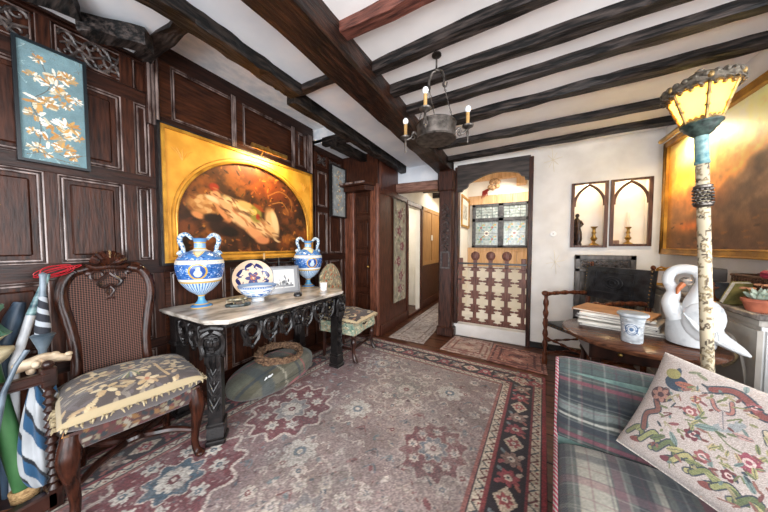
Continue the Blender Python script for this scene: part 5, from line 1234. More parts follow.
# green column with fluted flared top
g0=Vector((-2.13,.205,.045)); gc=thing('green_ceremonial_pole','thick green cylindrical pole with a fluted flared head in the stand','pole',g0); gc.rotation_euler=(R(7),R(-2),0)
GREEN=mat('green_bamboo','#24482a','#4a7a4a',rough=.35,scale=(10,10,3)); 
m=MB(); m.lathe([(.034,0),(.036,.66),(.038,.70)],n=20); m.build('shaft',GREEN,gc,smooth=True)
m=MB(); m.lathe([(.038,.70),(.060,.72),(.085,.75),(.085,.765),(.05,.78),(.045,.80),(.065,.82),(.088,.835)],n=24); m.build('cream_collar',mat('cream_rings','#9c9070','#d8cba8',rough=.5,scale=(20,20,50)),gc,smooth=True)
m=MB()
prof=[(.086,.835),(.072,.86),(.060,.90),(.064,.93),(.082,.96),(.086,.975),(.06,.98)]
V=[];F=[];nn=64
for i,(a,z) in enumerate(prof):
    for k in range(nn):
        th=2*math.pi*k/nn; q=a*(1+.07*math.cos(12*(th+i*.16))); V.append((q*math.cos(th),q*math.sin(th),z))
for i in range(len(prof)-1):
    for k in range(nn): F.append((i*nn+k,i*nn+(k+1)%nn,(i+1)*nn+(k+1)%nn,(i+1)*nn+k))
F.append(tuple((len(prof)-1)*nn+k for k in range(nn))); m.add(V,F); m.build('fluted_head',mat('verdigris','#2f5b4a','#6f9b84',rough=.35,scale=(12,12,12)),gc,smooth=True)
m=MB()
for k in range(4): m.tube([(.04*math.cos(t),.04*math.sin(t),.02+.014*k) for t in np.linspace(0,2*math.pi,20,endpoint=False)],.009,6,closed=True)
m.build('rope_binding',mat('rope','#8f6f48','#c2a070',rough=.9,scale=(80,80,80)),gc,smooth=True)
# striped umbrella
su=thing('striped_umbrella','furled blue and white striped umbrella standing in the oak stand','umbrella',(-2.09,.242,.06)); su.rotation_euler=(R(-2),0,0)
cv=Cv(1,1,200,'#cfd6dc',91); X,Y=cv.X,cv.Y; ph=(X*4.0+Y*3.2)%1; cv.mix((ph<.33).astype(float),'#1f5f93'); cv.mix(((ph>.33)&(ph<.45)).astype(float),'#1c2430'); cv.noise(6,.15); cv.tone(.8,.8)
def umf(S,T):
    a=2*math.pi*S*1.0; rr_=.012+.052*np.sin(np.clip(T,0,1)**.6*math.pi*.98)**.8*(1+.16*np.cos(8*a+T*5)); return (rr_*np.cos(a),rr_*np.sin(a),.04+.62*T)
sheet('striped_canopy',cv,umf,PTF,su,wrap=True)
m=MB(); m.tube([(0,0,0),(0,0,.66)],.006,8); m.build('shaft',IRON,su,smooth=True)
cv=Cv(1,1,100,'#9da3aa',92); X,Y=cv.X,cv.Y; cv.mix((((X*1.0+Y*3)%1)<.6).astype(float),'#23262e')
f,_,_=revolve_fn([(.024,.80),(.026,.83),(.022,.87),(.017,.93),(.014,.97),(.015,.99)],0); sheet('striped_cap',cv,f,PT,su)
m=MB(); m.lathe([(.012,.66),(.014,.72),(.036,.785),(.042,.795),(.024,.805)],n=14); m.build('collar',mat('grey_blue_collar','#3f4d58','#6f7c86',rough=.35,scale=(8,8,8)),su,smooth=True)
m=MB(); m.lathe([(.014,.98),(.011,1.0),(.011,1.08),(.014,1.10),(.001,1.11)],n=12); m.build('grey_handle',mat('grey_blue_plastic','#4b5a66','#7f8c96',rough=.35,scale=(8,8,8)),su,smooth=True)
# pale tube leaning
p0=at_x(14,365,-2.19);p1=at_x(31,315,-2.2);p2=at_x(48,274,-2.2)
tb=thing('walking_cane','white and grey walking cane with a teal tip leaning out of the stand','cane',(-2.19,p0.y,.05)); 
rel=lambda p:(p.x+2.19,p.y-p0.y,p.z-.05)
m=MB(); m.tube([(0,-.02,0),rel(p0),rel(p1)],.017,12); m.build('white_shaft',mat('grey_white_paint','#a9aeb4','#d8dadc',rough=.35,scale=(5,5,5)),tb,smooth=True)
m=MB(); m.tube([rel(p1),rel(p1.lerp(p2,.5)),rel(p2)],[.018,.014,.010],12); m.build('teal_tip',mat('teal_paint','#2d4a54','#86a7a8',rough=.3,scale=(5,5,40)),tb,smooth=True)
# carved handles and other sticks
def P_(u,v,x): p=at_x(u,v,x); return (p.x,p.y,p.z)
a0=Vector((-2.11,.12,.05))
stick('umbrella_with_blue_cap','furled dark blue umbrella with a rounded cap behind the green pole','umbrella',[(-2.24,.16,.04),(-2.25,.17,.8),P_(14,318,-2.26),P_(20,302,-2.26)],[.02,.03,.032,.034,.02],mat('navy_cloth','#1b2836','#3a4d60',rough=.5,scale=(30,30,5)))
stick('black_umbrella','furled black umbrella at the far left of the stand','umbrella',[(-2.09,.07,.04),(-2.10,.09,.35),(-2.10,.11,.62),(-2.09,.11,.72)],[.012,.045,.03,.012,.012],mat('black_cloth','#0c0d10','#1f2126',rough=.6,scale=(30,30,5)))
kb=thing('driftwood_knob_stick','pale bleached root-wood handled stick resting on the stand rail','stick',P_(38,362,-2.07)); kb.scale=(1,.72,1)
m=MB(); m.ell((0,-.0,0),.035,.04,.03); m.tube(catmull([(0,-.10,-.01),(0,-.04,.0),(0,.03,.012),(0,.09,-.002),(.01,.14,-.018)],4),[.022,.028,.026,.022,.014],9); m.ell((0,-.03,-.035),.02,.022,.02); m.ell((.0,.07,.02),.02,.025,.014); m.ell((.01,.13,.008),.016,.02,.012); m.ell((.03,-.015,.0),.02,.02,.018)
m.build('root_handle',mat('bleached_wood','#8f7860','#d4c3a8',rough=.6,scale=(30,12,30),bump=.6),kb,smooth=True)
m=MB(); z=kb.location.z; m.tube([(0,0,-.02),(-.02,.02,-z*.5),(-.05,.0,-z+.05)],.012,8); m.build('stick_shaft',DARKCH,kb,smooth=True)
p=P_(30,352,-2.03); stick('crook_umbrella','thin grey-blue umbrella handle leaning across the stand rail','umbrella',[(-1.99,.06,.05),P_(4,392,-1.965),P_(16,366,-1.965),P_(27,350,-1.97)],[.010,.009,.008,.010],mat('steel_blue','#3c4854','#6a7884',rough=.3,scale=(10,10,10)))
m=MB(); q=at_x(56,271,-2.26)
stick('red_wire_beater','red wire loops of a whisk standing behind the cane chair','beater',[(-2.24,.27,.05),(-2.27,.29,.6),(-2.26,q.y-.06,q.z-.12),(-2.26,q.y-.03,q.z-.02)],.004,BLACK)
o=[x for x in bpy.data.objects if x.name.startswith('red_wire_beater')][0]; ml=MB(); rr=random.Random(3)
for k in range(6):
    A=.05+.01*k*.5; c0=(-2.26-o.location.x,q.y-o.location.y+rr.uniform(-.01,.015),q.z-o.location.z+rr.uniform(-.006,.008)); ml.tube([(c0[0]+.012*math.cos(t)*(k-3)*.6,c0[1]+A*math.cos(t),c0[2]+.028*math.sin(t+k*.25)) for t in np.linspace(0,2*math.pi,22,endpoint=False)],.0019,5,closed=True)
ml.build('red_loops',mat('red_wire','#b3202c',rough=.35),o,smooth=True)
for k,(y0,y1,c,l,r_) in enumerate(((.20,-.30,'#6b3f26','brown polished walking stick lying low in the stand',.011),(.10,-.25,'#a8683a','thin orange-brown walking stick lying low in the stand',.008),(.0,-.38,'#15110f','black walking stick slanting at the foot of the stand',.013))):
    stick('walking_stick',l,'walking stick',[(-2.05-.03*k,y0,.045+.012*k),(-2.08+.02*k,(y0+y1)/2,.16+.03*k),(-2.12+.03*k,y1,.28+.05*k)],r_,mat('stick_%d'%k,c,rough=.35),8)
# ================================================================ STREET-LAMP STYLE FLOOR LAMP
LXp,LYp=.862,1.825
fl_=thing('lamp_post','antique lantern on a cream carved pole behind the tartan sofa','floor lamp',(LXp,LYp,0)); fl_.rotation_euler=(R(.0),R(-3.0),0)
m=MB(); m.lathe([(.13,0),(.135,.02),(.10,.04),(.05,.07),(.035,.10)],n=24); m.build('base',IRON,fl_,smooth=True)
cv=Cv(.16,1.66,260,'#b8ac92',95); rr=random.Random(31)
for k in range(560):
    x=rr.random()*.16; y=rr.random()*1.66; dx,dy=rr.choice([(.012,.0),(0,.018),(.010,.012),(-.010,.012),(.012,-.014)]); cv.line([(x,y),(x+dx,y+dy),(x+dx*1.4,y+dy*.3)],.0068,rr.choice(['#4b3f33','#5f5242','#7f6f55','#8a7a5c']),.9)
cv.noise(6,.15)
f,_,_=revolve_fn([(.0225,.08),(.0225,.9),(.0225,1.72)],0); sheet('carved_pole',cv,f,PT,fl_)
m=MB()
for k in range(5):
    for j in range(12):
        a=2*math.pi*(j+.5*(k%2))/12; m.ell((.028*math.cos(a),.028*math.sin(a),1.512+.016*k),.009,.009,.007,7,5)
m.lathe([(.023,1.49),(.033,1.50),(.033,1.51),(.023,1.515)],n=20);m.lathe([(.023,1.58),(.032,1.585),(.032,1.595),(.023,1.60)],n=20); m.build('knotted_collar',IRON,fl_,smooth=True)
TEAL=mat('verdigris_paint','#3f7078','#8aa9a4',rough=.45,scale=(40,40,40),bump=.2)
m=MB(); m.lathe([(.024,1.70),(.027,1.705),(.0235,1.72),(.0235,1.835),(.028,1.845)],n=24); m.build('teal_neck',TEAL,fl_,smooth=True)
m=MB(); m.lathe([(.024,1.835),(.04,1.85),(.045,1.86),(.056,1.87),(.058,1.878),(.070,1.89),(.070,1.897),(.062,1.905),(.001,1.905)],n=24); m.build('gallery',mat('dark_green_metal','#16211e','#41524b',rough=.45,scale=(40,40,40),bump=.3),fl_,smooth=True)
LM=mat('lantern_metal','#6c5734','#b5935a',rough=.42,metal=.6,scale=(40,40,40),bump=.4)
GL,nt,p=newmat('amber_glass'); N=nt.nodes; Lk=nt.links; out=N['Material Output']
tr=N.new('ShaderNodeBsdfTranslucent'); tr.inputs[0].default_value=lin('#fff0c0'); df_=N.new('ShaderNodeBsdfDiffuse'); df_.inputs[0].default_value=lin('#e8b23a'); mx=N.new('ShaderNodeMixShader'); mx.inputs[0].default_value=.2
Lk.new(tr.outputs[0],mx.inputs[1]); Lk.new(df_.outputs[0],mx.inputs[2]); em_=N.new('ShaderNodeEmission'); em_.inputs[0].default_value=lin('#ffb02a'); em_.inputs[1].default_value=.16; ad=N.new('ShaderNodeAddShader'); Lk.new(mx.outputs[0],ad.inputs[0]); Lk.new(em_.outputs[0],ad.inputs[1]); Lk.new(ad.outputs[0],out.inputs['Surface'])
zb,zt,rb,rt=1.905,2.052,.062,.114; nS=6; vr=lambda r,k,z:(r*math.cos(2*math.pi*(k+.35)/nS),r*math.sin(2*math.pi*(k+.35)/nS),z)
for k in range(nS):
    m=MB(); A,B,C_,D=vr(rb,k,zb),vr(rb,k+1,zb),vr(rt,k+1,zt),vr(rt,k,zt)
    sc=lambda q,s:(q[0]*s,q[1]*s,q[2]); m.add([A,B,C_,D]+[sc(A,.97),sc(B,.97),sc(C_,.97),sc(D,.97)],[(0,1,2,3),(7,6,5,4),(0,4,5,1),(1,5,6,2),(2,6,7,3),(3,7,4,0)]); m.build('glass_panel',GL,fl_)
m=MB()
for k in range(nS):
    m.tube([vr(rb+.002,k,zb-.005),vr(rt+.002,k,zt+.005)],.0065,6); m.tube([vr(rt,k,zt),vr(rt,k+1,zt)],.009,6); m.tube([vr(rb,k,zb),vr(rb,k+1,zb)],.009,6)
    for t in (.2,.5,.8): 
        a=Vector(vr(rt,k,zt)).lerp(Vector(vr(rt,k+1,zt)),t); m.ell(a+Vector((0,0,-.012)),.010,.010,.012,7,5); m.ell(a+Vector((0,0,.012)),.009,.009,.012,7,5)
        b=Vector(vr(rb,k,zb)).lerp(Vector(vr(rb,k+1,zb)),t); m.ell(b+Vector((0,0,.010)),.008,.008,.009,7,5)
    for t in (.35,.65):
        a=Vector(vr(rb,k,zb)).lerp(Vector(vr(rt,k,zt)),t); m.ell(a,.010,.010,.009,7,5)
    m.ell(vr(rt+.010,k,zt+.018),.011,.011,.015,8,6)
m.build('lantern_cage',LM,fl_,smooth=True)
m=MB(); m.lathe([(rt+.006,zt-.004),(rt+.014,zt+.004),(rt+.012,zt+.022),(rt-.012,zt+.034),(.08,zt+.045),(.065,zt+.06),(.045,zt+.075),(.03,zt+.083),(.012,zt+.088),(.016,zt+.097),(.001,zt+.107)],n=48,flute=.035,nf=12)
for k in range(24):
    a=2*math.pi*k/24; m.ell(((rt+.006)*math.cos(a),(rt+.006)*math.sin(a),zt+.028),.013,.013,.013,7,5); m.tube([((rt+.008)*math.cos(a)+.0,(rt+.008)*math.sin(a),zt+.004),((rt+.016)*math.cos(a+.1),(rt+.016)*math.sin(a+.1),zt-.008),((rt+.006)*math.cos(a+.2),(rt+.006)*math.sin(a+.2),zt-.014)],.0035,5); m.build('lantern_crown',mat('lantern_crown_metal','#5f564a','#a39a8a',rough=.5,metal=.4,scale=(50,50,50),bump=.6),fl_,smooth=True)
m=MB(); m.ell((0,0,2.01),.028,.028,.038); m.build('bulb',mat('lit_bulb','#fff0c8',emit='#ffdf9a',es=14),fl_,smooth=True)
point('lantern_bulb_light',(0,0,2.01),85,(1,.76,.42),.04,fl_)
# ================================================================ ROUND TABLE AND WHAT IS ON IT
rt_=thing('round_table','dark round wooden drop-leaf table behind the sofa','table',(.675,2.225,0))
TT=wood('table_top_wood','#2e1a13','#6b4430',0,rough=.22,bump=.08)
m=MB(); m.lathe([(.355,.688),(.382,.692),(.388,.70),(.388,.712),(.377,.72),(.001,.72)],n=56); m.build('tabletop',TT,rt_,smooth=True)
m=MB(); m.box(-.27,.27,-.20,.20,.58,.69,.006); m.build('apron',DARKCH,rt_)
for x in (-.23,.23):
    for y in (-.165,.165):
        m=MB(); m.box(x-.025,x+.025,y-.025,y+.025,.56,.68); m.lathe([(.02,.56),(.026,.53),(.014,.50),(.024,.40),(.028,.32),(.015,.25),(.024,.22),(.024,.2)],(x,y,0),14); m.box(x-.022,x+.022,y-.022,y+.022,.12,.2); m.lathe([(.02,0),(.026,.03),(.015,.08),(.02,.12)],(x,y,0),12); m.build('leg',DARKCH,rt_,smooth=True)
m=MB(); 
for y in (-.165,.165): m.bar((-.23,y,.16),(.23,y,.16),.03,.035)
for x in (-.23,.23): m.bar((x,-.165,.16),(x,.165,.16),.03,.035)
m.build('stretcher',DARKCH,rt_)
m=MB(); m.ell((-.12,-.205,.63),.012,.012,.012); m.build('drawer_knob',BRASS,rt_,smooth=True)
st_w=[(.43,.29,.012),(.44,.29,.012),(.41,.30,.014),(.43,.28,.011),(.40,.29,.014),(.42,.28,.015),(.39,.30,.016),(.42,.29,.012)]
z=.7215; rr=random.Random(5)
des=['grey card folder at the bottom of the stack','pale folder, second from the bottom of the stack','thick sheaf of white papers low in the stack','grey folder in the middle of the stack','white paper bundle above the middle of the stack','thick grey portfolio near the top of the stack','cream bundle of papers second from the top of the stack','brown card folder lying on top of the paper stack']
for k,(w,d,h) in enumerate(st_w):
    t=thing('paper_folder',des[k]+' on the round table','folder',(.63+rr.uniform(-.025,.025),2.37+rr.uniform(-.02,.02),z),R(-20+rr.uniform(-12,12)),'stack of folders on the round table')
    cm=CARD if k==7 else (GREYC if k in (0,3,5) else PAPER)
    m=MB(); m.box(-w/2,w/2,-d/2,d/2,0,.002); m.box(-w/2,w/2,-d/2,d/2,h-.0025,h); m.box(-w/2,-w/2+.003,-d/2,d/2,0,h); m.build('cover',cm,t)
    m=MB(); m.box(-w/2+.006,w/2-.006,-d/2+.005,d/2-.005,.0021,h-.0026); m.build('sheets',PAPER,t); z+=h+.0007
# stone jar with crest
jr=thing('stoneware_jar','white weathered jar with a blue crest on the round table','jar',(.61,2.04,.721),R(70)); jr.scale=(.9,.9,.95)
f,d,P=revolve_fn([(.052,0),(.055,.006),(.056,.08),(.060,.13),(.066,.158),(.078,.168),(.080,.178),(.072,.184)],0)
cv=Cv(1,1,170,'#a9aeb2',96); cv.noise(12,.25); rr=random.Random(4)
for k in range(50): cv.ell(rr.random(),rr.random()*.8,.015,.02,rr.choice(['#a5aaac','#e2e3e2','#8f8f86']),rr.random()*3)
def ann(cx,cy,a,b,col,w=.013): cv.line([(cx+a*math.cos(t),cy+b*math.sin(t)) for t in np.linspace(0,2*math.pi,20,endpoint=False)],w,col,closed=True)
ann(.5,.45,.085,.17,'#3f5878',.018); ann(.5,.45,.06,.12,'#5f7898',.01); cv.ell(.5,.45,.03,.06,'#4f6888'); cv.line([(.40,.32),(.44,.42),(.40,.55)],.012,'#3f5878'); cv.line([(.60,.32),(.57,.42),(.61,.55)],.012,'#3f5878'); cv.rect(0,1,.80,.83,'#8f9a9f')
sheet('jar_wall',cv,f,PT,jr); m=MB(); m.lathe([(.073,.184),(.066,.175),(.052,.12),(.05,.01),(.001,.01)],n=28); m.build('jar_inside',mat('jar_inside','#8c9298',rough=.8),jr,smooth=True)
# swan planter
sw=thing('swan_planter','large white swan-shaped planter with curved neck on the round table','planter',(.885,2.12,.722),R(-28)); sw.scale=(.9,.9,1)
WH=mat('white_weathered_plaster','#9fa5aa','#d6d9da',rough=.6,scale=(14,14,14),bump=.5,bscale=(35,35,35),contrast=(.25,.45))
m=MB()
prof=[(.075,0),(.105,.01),(.112,.05),(.112,.12),(.098,.19),(.085,.23),(.070,.235),(.001,.20)]
m.lathe(prof,n=26,sx=1.0,sy=.95); m.build('body',WH,sw,smooth=True)
m=MB(); m.tube(catmull([(-.05,-.06,.15),(-.085,-.055,.24),(-.075,-.045,.31),(-.10,-.045,.37),(-.085,-.045,.425),(-.035,-.045,.445),(.02,-.045,.43),(.045,-.045,.375),(.035,-.045,.31),(.02,-.05,.23),(.03,-.055,.16)],5),[.05,.042,.032,.028,.027,.027,.029,.034,.045,.058,.058],12,flat=1.0)
m.build('neck',WH,sw,smooth=True)
m=MB(); m.ell((-.022,-.055,.375),.030,.028,.026); m.build('head',mat('swan_face','#2c2b2d','#c9b8a6',rough=.5,scale=(30,30,60)),sw,smooth=True)
m=MB(); m.tube([(-.03,-.065,.365),(-.05,-.085,.33),(-.055,-.09,.30)],[.016,.012,.005],8); m.build('beak',mat('orange_beak','#b5683a',rough=.5),sw,smooth=True)
for s in (-1,1):
    m=MB(); m.ell((.05,s*.085-.01,.16),.085,.03,.11,16,10)
    for k in range(5): m.tube(catmull([(-.02+.02*k,s*.112-.01,.20-.02*k),(.04+.02*k,s*.122-.01,.12-.012*k),(.09+.006*k,s*.108-.01,.10+.006*k)],4),[.004,.008,.004],6)
    m.build('wing',WH,sw,smooth=True)
m=MB(); m.tube(catmull([(.05,0,.12),(.12,-.02,.07),(.19,-.03,.03),(.225,-.04,.012)],4),[.07,.05,.03,.008],10,flat=.7); m.build('tail',WH,sw,smooth=True)
# ================================================================ LEATHER ARMCHAIR
ac=thing('leather_armchair','dark leather armchair with turned wooden arms and brass nails before the carved cupboard door','armchair',(0,0,0))
A=Vector((.262,3.22,0)); B=Vector((.66,3.50,0)); D=Vector((1.0,3.06,0)); Cc=A+(D-B)
fw=(A-B).normalized(); sd=(D-B).normalized()
AW=wood('armchair_wood','#2c140c','#7a4630',2,rough=.28,bump=.1)
def L3(p,z): return (p.x,p.y,z)
turn=[.02,.02,.013,.024,.014,.02,.02,.024,.014,.02,.024]
for q in (A,Cc):
    m=MB(); m.tube([L3(q,.0),L3(q,.05),L3(q,.09)],[.026,.03,.02],10); m.tube([L3(q,z) for z in np.linspace(.09,.76,23)],[.022+.007*math.sin(k*1.7) for k in range(23)],10); m.box(q.x-.022,q.x+.022,q.y-.022,q.y+.022,.43,.50); m.ell(L3(q+fw*.01,.785),.035,.035,.03); m.build('leg',AW,ac,smooth=True)
for q in (B,D):
    m=MB(); m.tube([L3(q,0),L3(q,.45),L3(q-fw*.03,.8),L3(q-fw*.055,1.055)],.022,8); m.ell(L3(q-fw*.058,1.105),.018,.018,.022); m.lathe([(.012,1.075),(.018,1.082),(.012,1.09)],tuple(q-fw*.057),12); m.build('leg',AW,ac,smooth=True)
m=MB()
for (p,q) in ((A,B),(Cc,D)):
    p2=p+fw*.02; q2=q-fw*.03; m.tube([L3(p2.lerp(q2,t),.775+.015*math.sin(t*3.1)) for t in np.linspace(0,1,25)],[.021+.006*math.sin(k*1.3)*(1 if k%3 else .2) for k in range(25)],10); 
m.build('arm',AW,ac,smooth=True)
m=MB()
for z in (.13,.26): 
    m.tube([L3(A.lerp(B,t),z) for t in np.linspace(0,1,15)],[.011+.004*math.sin(k*1.9) for k in range(15)],8); m.tube([L3(Cc.lerp(D,t),z) for t in np.linspace(0,1,15)],[.011+.004*math.sin(k*1.9) for k in range(15)],8)
m.tube([L3(A.lerp(Cc,t),.3) for t in np.linspace(0,1,19)],[.012+.005*math.sin(k*1.9) for k in range(19)],8); m.build('stretcher',AW,ac,smooth=True)
m=MB(); n=10; V=[];F=[]
for i in range(n+1):
    for j in range(n+1):
        s,t=i/n,j/n; p=A.lerp(B,s).lerp(Cc.lerp(D,s),t); V.append((p.x,p.y,.475+.045*(math.sin(math.pi*s)*math.sin(math.pi*t))**.6))
base=len(V)
for i in range(n+1):
    for j in range(n+1):
        s,t=i/n,j/n; p=A.lerp(B,s).lerp(Cc.lerp(D,s),t); V.append((p.x,p.y,.435))
I=lambda i,j,o=0:o+i*(n+1)+j
for i in range(n):
    for j in range(n): F+=[(I(i,j),I(i+1,j),I(i+1,j+1),I(i,j+1)),(I(i,j,base),I(i,j+1,base),I(i+1,j+1,base),I(i+1,j,base))]
for i in range(n):
    F+=[(I(i,0),I(i,0,base),I(i+1,0,base),I(i+1,0)),(I(i,n),I(i+1,n),I(i+1,n,base),I(i,n,base)),(I(0,i),I(0,i+1),I(0,i+1,base),I(0,i,base)),(I(n,i),I(n,i,base),I(n,i+1,base),I(n,i+1))]
m.add(V,F); m.build('seat',LEATHER,ac,smooth=True)
m=MB(); V=[];F=[]
for sgn in (0,1):
    for i in range(n+1):
        for j in range(n+1):
            s,t=i/n,j/n; z=.75+.33*t; p=(B.lerp(D,-.05+1.10*s))-fw*(.03*(z-.5)/.3+.0); bul=.022*(math.sin(math.pi*s)*math.sin(math.pi*t))**.5+.030
            q=p+fw*(bul if sgn==0 else -.012); V.append((q.x,q.y,z))
base=(n+1)**2
for i in range(n):
    for j in range(n): F+=[(I(i,j),I(i+1,j),I(i+1,j+1),I(i,j+1)),(I(i,j,base),I(i,j+1,base),I(i+1,j+1,base),I(i+1,j,base))]
for i in range(n): F+=[(I(i,0),I(i,0,base),I(i+1,0,base),I(i+1,0)),(I(i,n),I(i+1,n),I(i+1,n,base),I(i,n,base)),(I(0,i),I(0,i+1),I(0,i+1,base),I(0,i,base)),(I(n,i),I(n,i,base),I(n,i+1,base),I(n,i+1))]
m.add(V,F); bk=m.build('backrest',LEATHER,ac,smooth=True)
m=MB()
def bp(s,z,o): p=(B.lerp(D,s))-fw*(.03*(z-.5)/.3)+fw*(o+.022); return (p.x,p.y,z)
m.tube([bp(.18,.83,.032),bp(.82,.83,.032),bp(.82,1.03,.032),bp(.18,1.03,.032)],.004,5,closed=True)
for k in range(3): m.tube([bp(.5+(.05+.06*k)*math.cos(t),.93+(.02+.022*k)*math.sin(t),.036) for t in np.linspace(0,2*math.pi,16,endpoint=False)],.003,5,closed=True)
m.build('tooled_panel',LEATHER,bk,smooth=True)
m=MB()
for k in range(10):
    z=.765+.034*k
    for s in (-.03,1.03): m.ell(bp(s,z,.010),.0075,.0075,.0075,7,5)
for k in range(15): p=A.lerp(B,k/14); m.ell((p.x-sd.x*.004,p.y-sd.y*.004,.455),.0075,.0075,.0075,7,5); p=A.lerp(Cc,k/14); m.ell((p.x+fw.x*.004,p.y+fw.y*.004,.455),.0075,.0075,.0075,7,5)
m.build('nail_head',mat('nail_brass','#b39a72',rough=.25,metal=.8),ac,smooth=True)
# ================================================================ PAINTED CABINET
KX=1.08; K0,K1=2.03,3.60; KT=.95
cb=thing('painted_cabinet','grey painted gothic cabinet with dark marble top along the right wall','cabinet',((KX+RX)/2,(K0+K1)/2,0))
ox,oy=(KX+RX)/2,(K0+K1)/2
m=MB(); m.T=Matrix.Translation((-ox,-oy,0)); m.box(KX+.03,RX-.005,K0+.03,K1-.01,0,KT-.035,.004); m.box(KX+.018,RX-.005,K0+.018,K1,.0,.08,.006); m.box(KX+.018,RX-.005,K0+.018,K1,KT-.07,KT-.035,.006); m.build('body',GREYPT,cb)
m=MB(); m.T=Matrix.Translation((-ox,-oy,0)); m.box(KX,RX-.003,K0,K1,KT-.035,KT,.008); m.build('marble_top',DMARBLE,cb)
def gothic(cx,hw,z0,zs,z1,n=7):
    P=[(cx-hw,z0),(cx-hw,zs)]
    for k in range(1,n): t=k/n; P.append((cx-hw*(1-t**1.7),zs+(z1-zs)*math.sin(t*math.pi/2)))
    P.append((cx,z1))
    for k in range(n-1,0,-1): t=k/n; P.append((cx+hw*(1-t**1.7),zs+(z1-zs)*math.sin(t*math.pi/2)))
    P+=[(cx+hw,zs),(cx+hw,z0)]; return P
for (a,b) in ((2.05,2.52),(2.56,3.03),(3.07,3.54)):
    m=MB(); m.T=Matrix.Translation((-ox,-oy,0)); m.ring(ringrect(a,b,.10,KT-.09),ringrect(a+.05,b-.05,.15,KT-.14),'yz',KX+.012,KX+.032); m.box(KX+.024,KX+.032,a+.04,b-.04,.14,KT-.13); dr=m.build('door',GREYPT,cb)
    m=MB(); m.T=Matrix.Translation((-ox,-oy,0)); P=gothic((a+b)/2,(b-a)/2-.07,.19,.50,KT-.17); m.tube([(KX+.022,p[0],p[1]) for p in P],.009,6,closed=True)
    c_=(a+b)/2
    m.build('arch_moulding',GREYPT,dr,smooth=True)
    m=MB(); m.T=Matrix.Translation((-ox,-oy,0))
    for s in (-1,1): m.tube(catmull([(KX+.016,c_,KT-.19),(KX+.014,c_+s*.04,KT-.25),(KX+.014,c_+s*.10,KT-.27),(KX+.014,c_+s*.06,KT-.33),(KX+.016,c_,KT-.38)],4),[.004,.011,.009,.010,.004],6)
    m.build('carved_leaf',mat('dull_gold_carving','#8a7350','#c7b28c',rough=.5,scale=(30,30,30)),dr,smooth=True)
m=MB(); m.T=Matrix.Translation((-ox,-oy,0)); m.ring(ringrect(KX+.04,RX-.01,.10,KT-.09),ringrect(KX+.075,RX-.045,.14,KT-.13),'xz',K0+.012,K0+.032); m.box(KX+.028,RX-.005,K0+.024,K0+.032,.08,KT-.07)
P=gothic((KX+RX)/2+.01,.07,.18,.60,KT-.16); m.tube([(p[0],K0+.02,p[1]) for p in P],.006,6,closed=True); m.build('end_panel',WHITEPT,cb)
# ---- on the cabinet
def on(u,v): return at_z(u,v,KT)
def ffr(name,label,cat,loc,rz,w,h,fm,cvx,lean=-12,bw=.018):
    t=thing(name,label,cat,loc,rz); L=R(lean); m=MB(); m.T=Matrix.Rotation(L,4,'Y'); frame_yz(m,-w/2,w/2,0,h,bw,-.008,.010); m.box(-.010,-.002,-w/2+.003,w/2-.003,.003,h-.003)
    m.build('frame',fm,t); 
    ct_,st_=math.cos(L),math.sin(L); W2=w-2*bw; H2=h-2*bw
    sheet('picture',cvx,lambda S,T:(.002*ct_+(bw+H2*T)*st_,-W2/2+W2*S,-.002*st_+(bw+H2*T)*ct_),PTG,t); return t
cv=Cv(.08,.1,200,'#cfc9c4',97); cv.ell(.04,.045,.018,.028,'#9a8f8c'); cv.ell(.04,.08,.012,.014,'#c9a892')
fr=ffr('gilt_photo_frame','small carved gilt frame with a pale portrait on the cabinet, beside the armchair back','photo frame',(1.13,3.13,KT),R(-128),.12,.145,GOLD,cv)
m=MB(); 
for s in (-1,1): m.tube([(-.03,s*.0,.145),(-.03,s*.03,.16),(-.03,s*.055,.145)],[.012,.008,.006],6)
m.build('crest',GOLD,fr,smooth=True)
def blobby(name,label,cat,loc,shapes,material,rz=0):
    t=thing(name,label,cat,loc,rz); 
    for nm,fnm,mt in shapes: m=MB(); fnm(m); m.build(nm,mt or material,t,smooth=True)
    return t
blobby('gilt_ornament','small gilt carved ornament next to the portrait frame on the cabinet','ornament',(1.19,2.98,KT),[('base',lambda m:m.box(-.03,.03,-.03,.03,0,.02,.005),None),('figure',lambda m:(m.ell((0,0,.06),.025,.025,.04),m.ell((.0,0,.11),.016,.016,.018),m.tube([(0,-.05,.08),(0,0,.07),(0,.05,.09)],[.006,.012,.006],7)),None)],mat('dull_gilt','#7a5a2e','#b98f50',rough=.4,metal=.5,scale=(40,40,40)))
p=at_y(684,262,3.0)
vb=thing('white_box_lampshade','white cube-like box standing on the cabinet behind the swan','box',(1.185,2.86,KT),R(8)); m=MB(); m.prism([(-.075,.0),(.075,.0),(.085,.15),(-.085,.15)],'yz',-.06,.06); m.build('body',mat('white_card','#dfe2e4',rough=.6),vb)
m=MB(); m.box(-.065,.065,-.09,.09,.15,.16,.003); m.build('lid',mat('white_card_lid','#c7cbcf',rough=.6),vb)
db=thing('dark_container','square dark grey container with a flared top on the cabinet behind the lamp post','container',(1.15,2.55,KT)); m=MB()
m.add([(-.035,-.05,0),(.035,-.05,0),(.035,.05,0),(-.035,.05,0),(-.05,-.065,.11),(.05,-.065,.11),(.05,.065,.11),(-.05,.065,.11)],[(0,3,2,1),(4,5,6,7),(0,1,5,4),(1,2,6,5),(2,3,7,6),(3,0,4,7)]); m.build('bowl',mat('grey_glass','#3b4148','#6a7178',rough=.15,scale=(9,9,9)),db)
m=MB(); m.box(-.04,.04,-.065,.065,.115,.20,.004); m.build('box_on_top',mat('charcoal_box','#3a3531','#57504a',rough=.5,scale=(9,9,9)),db)
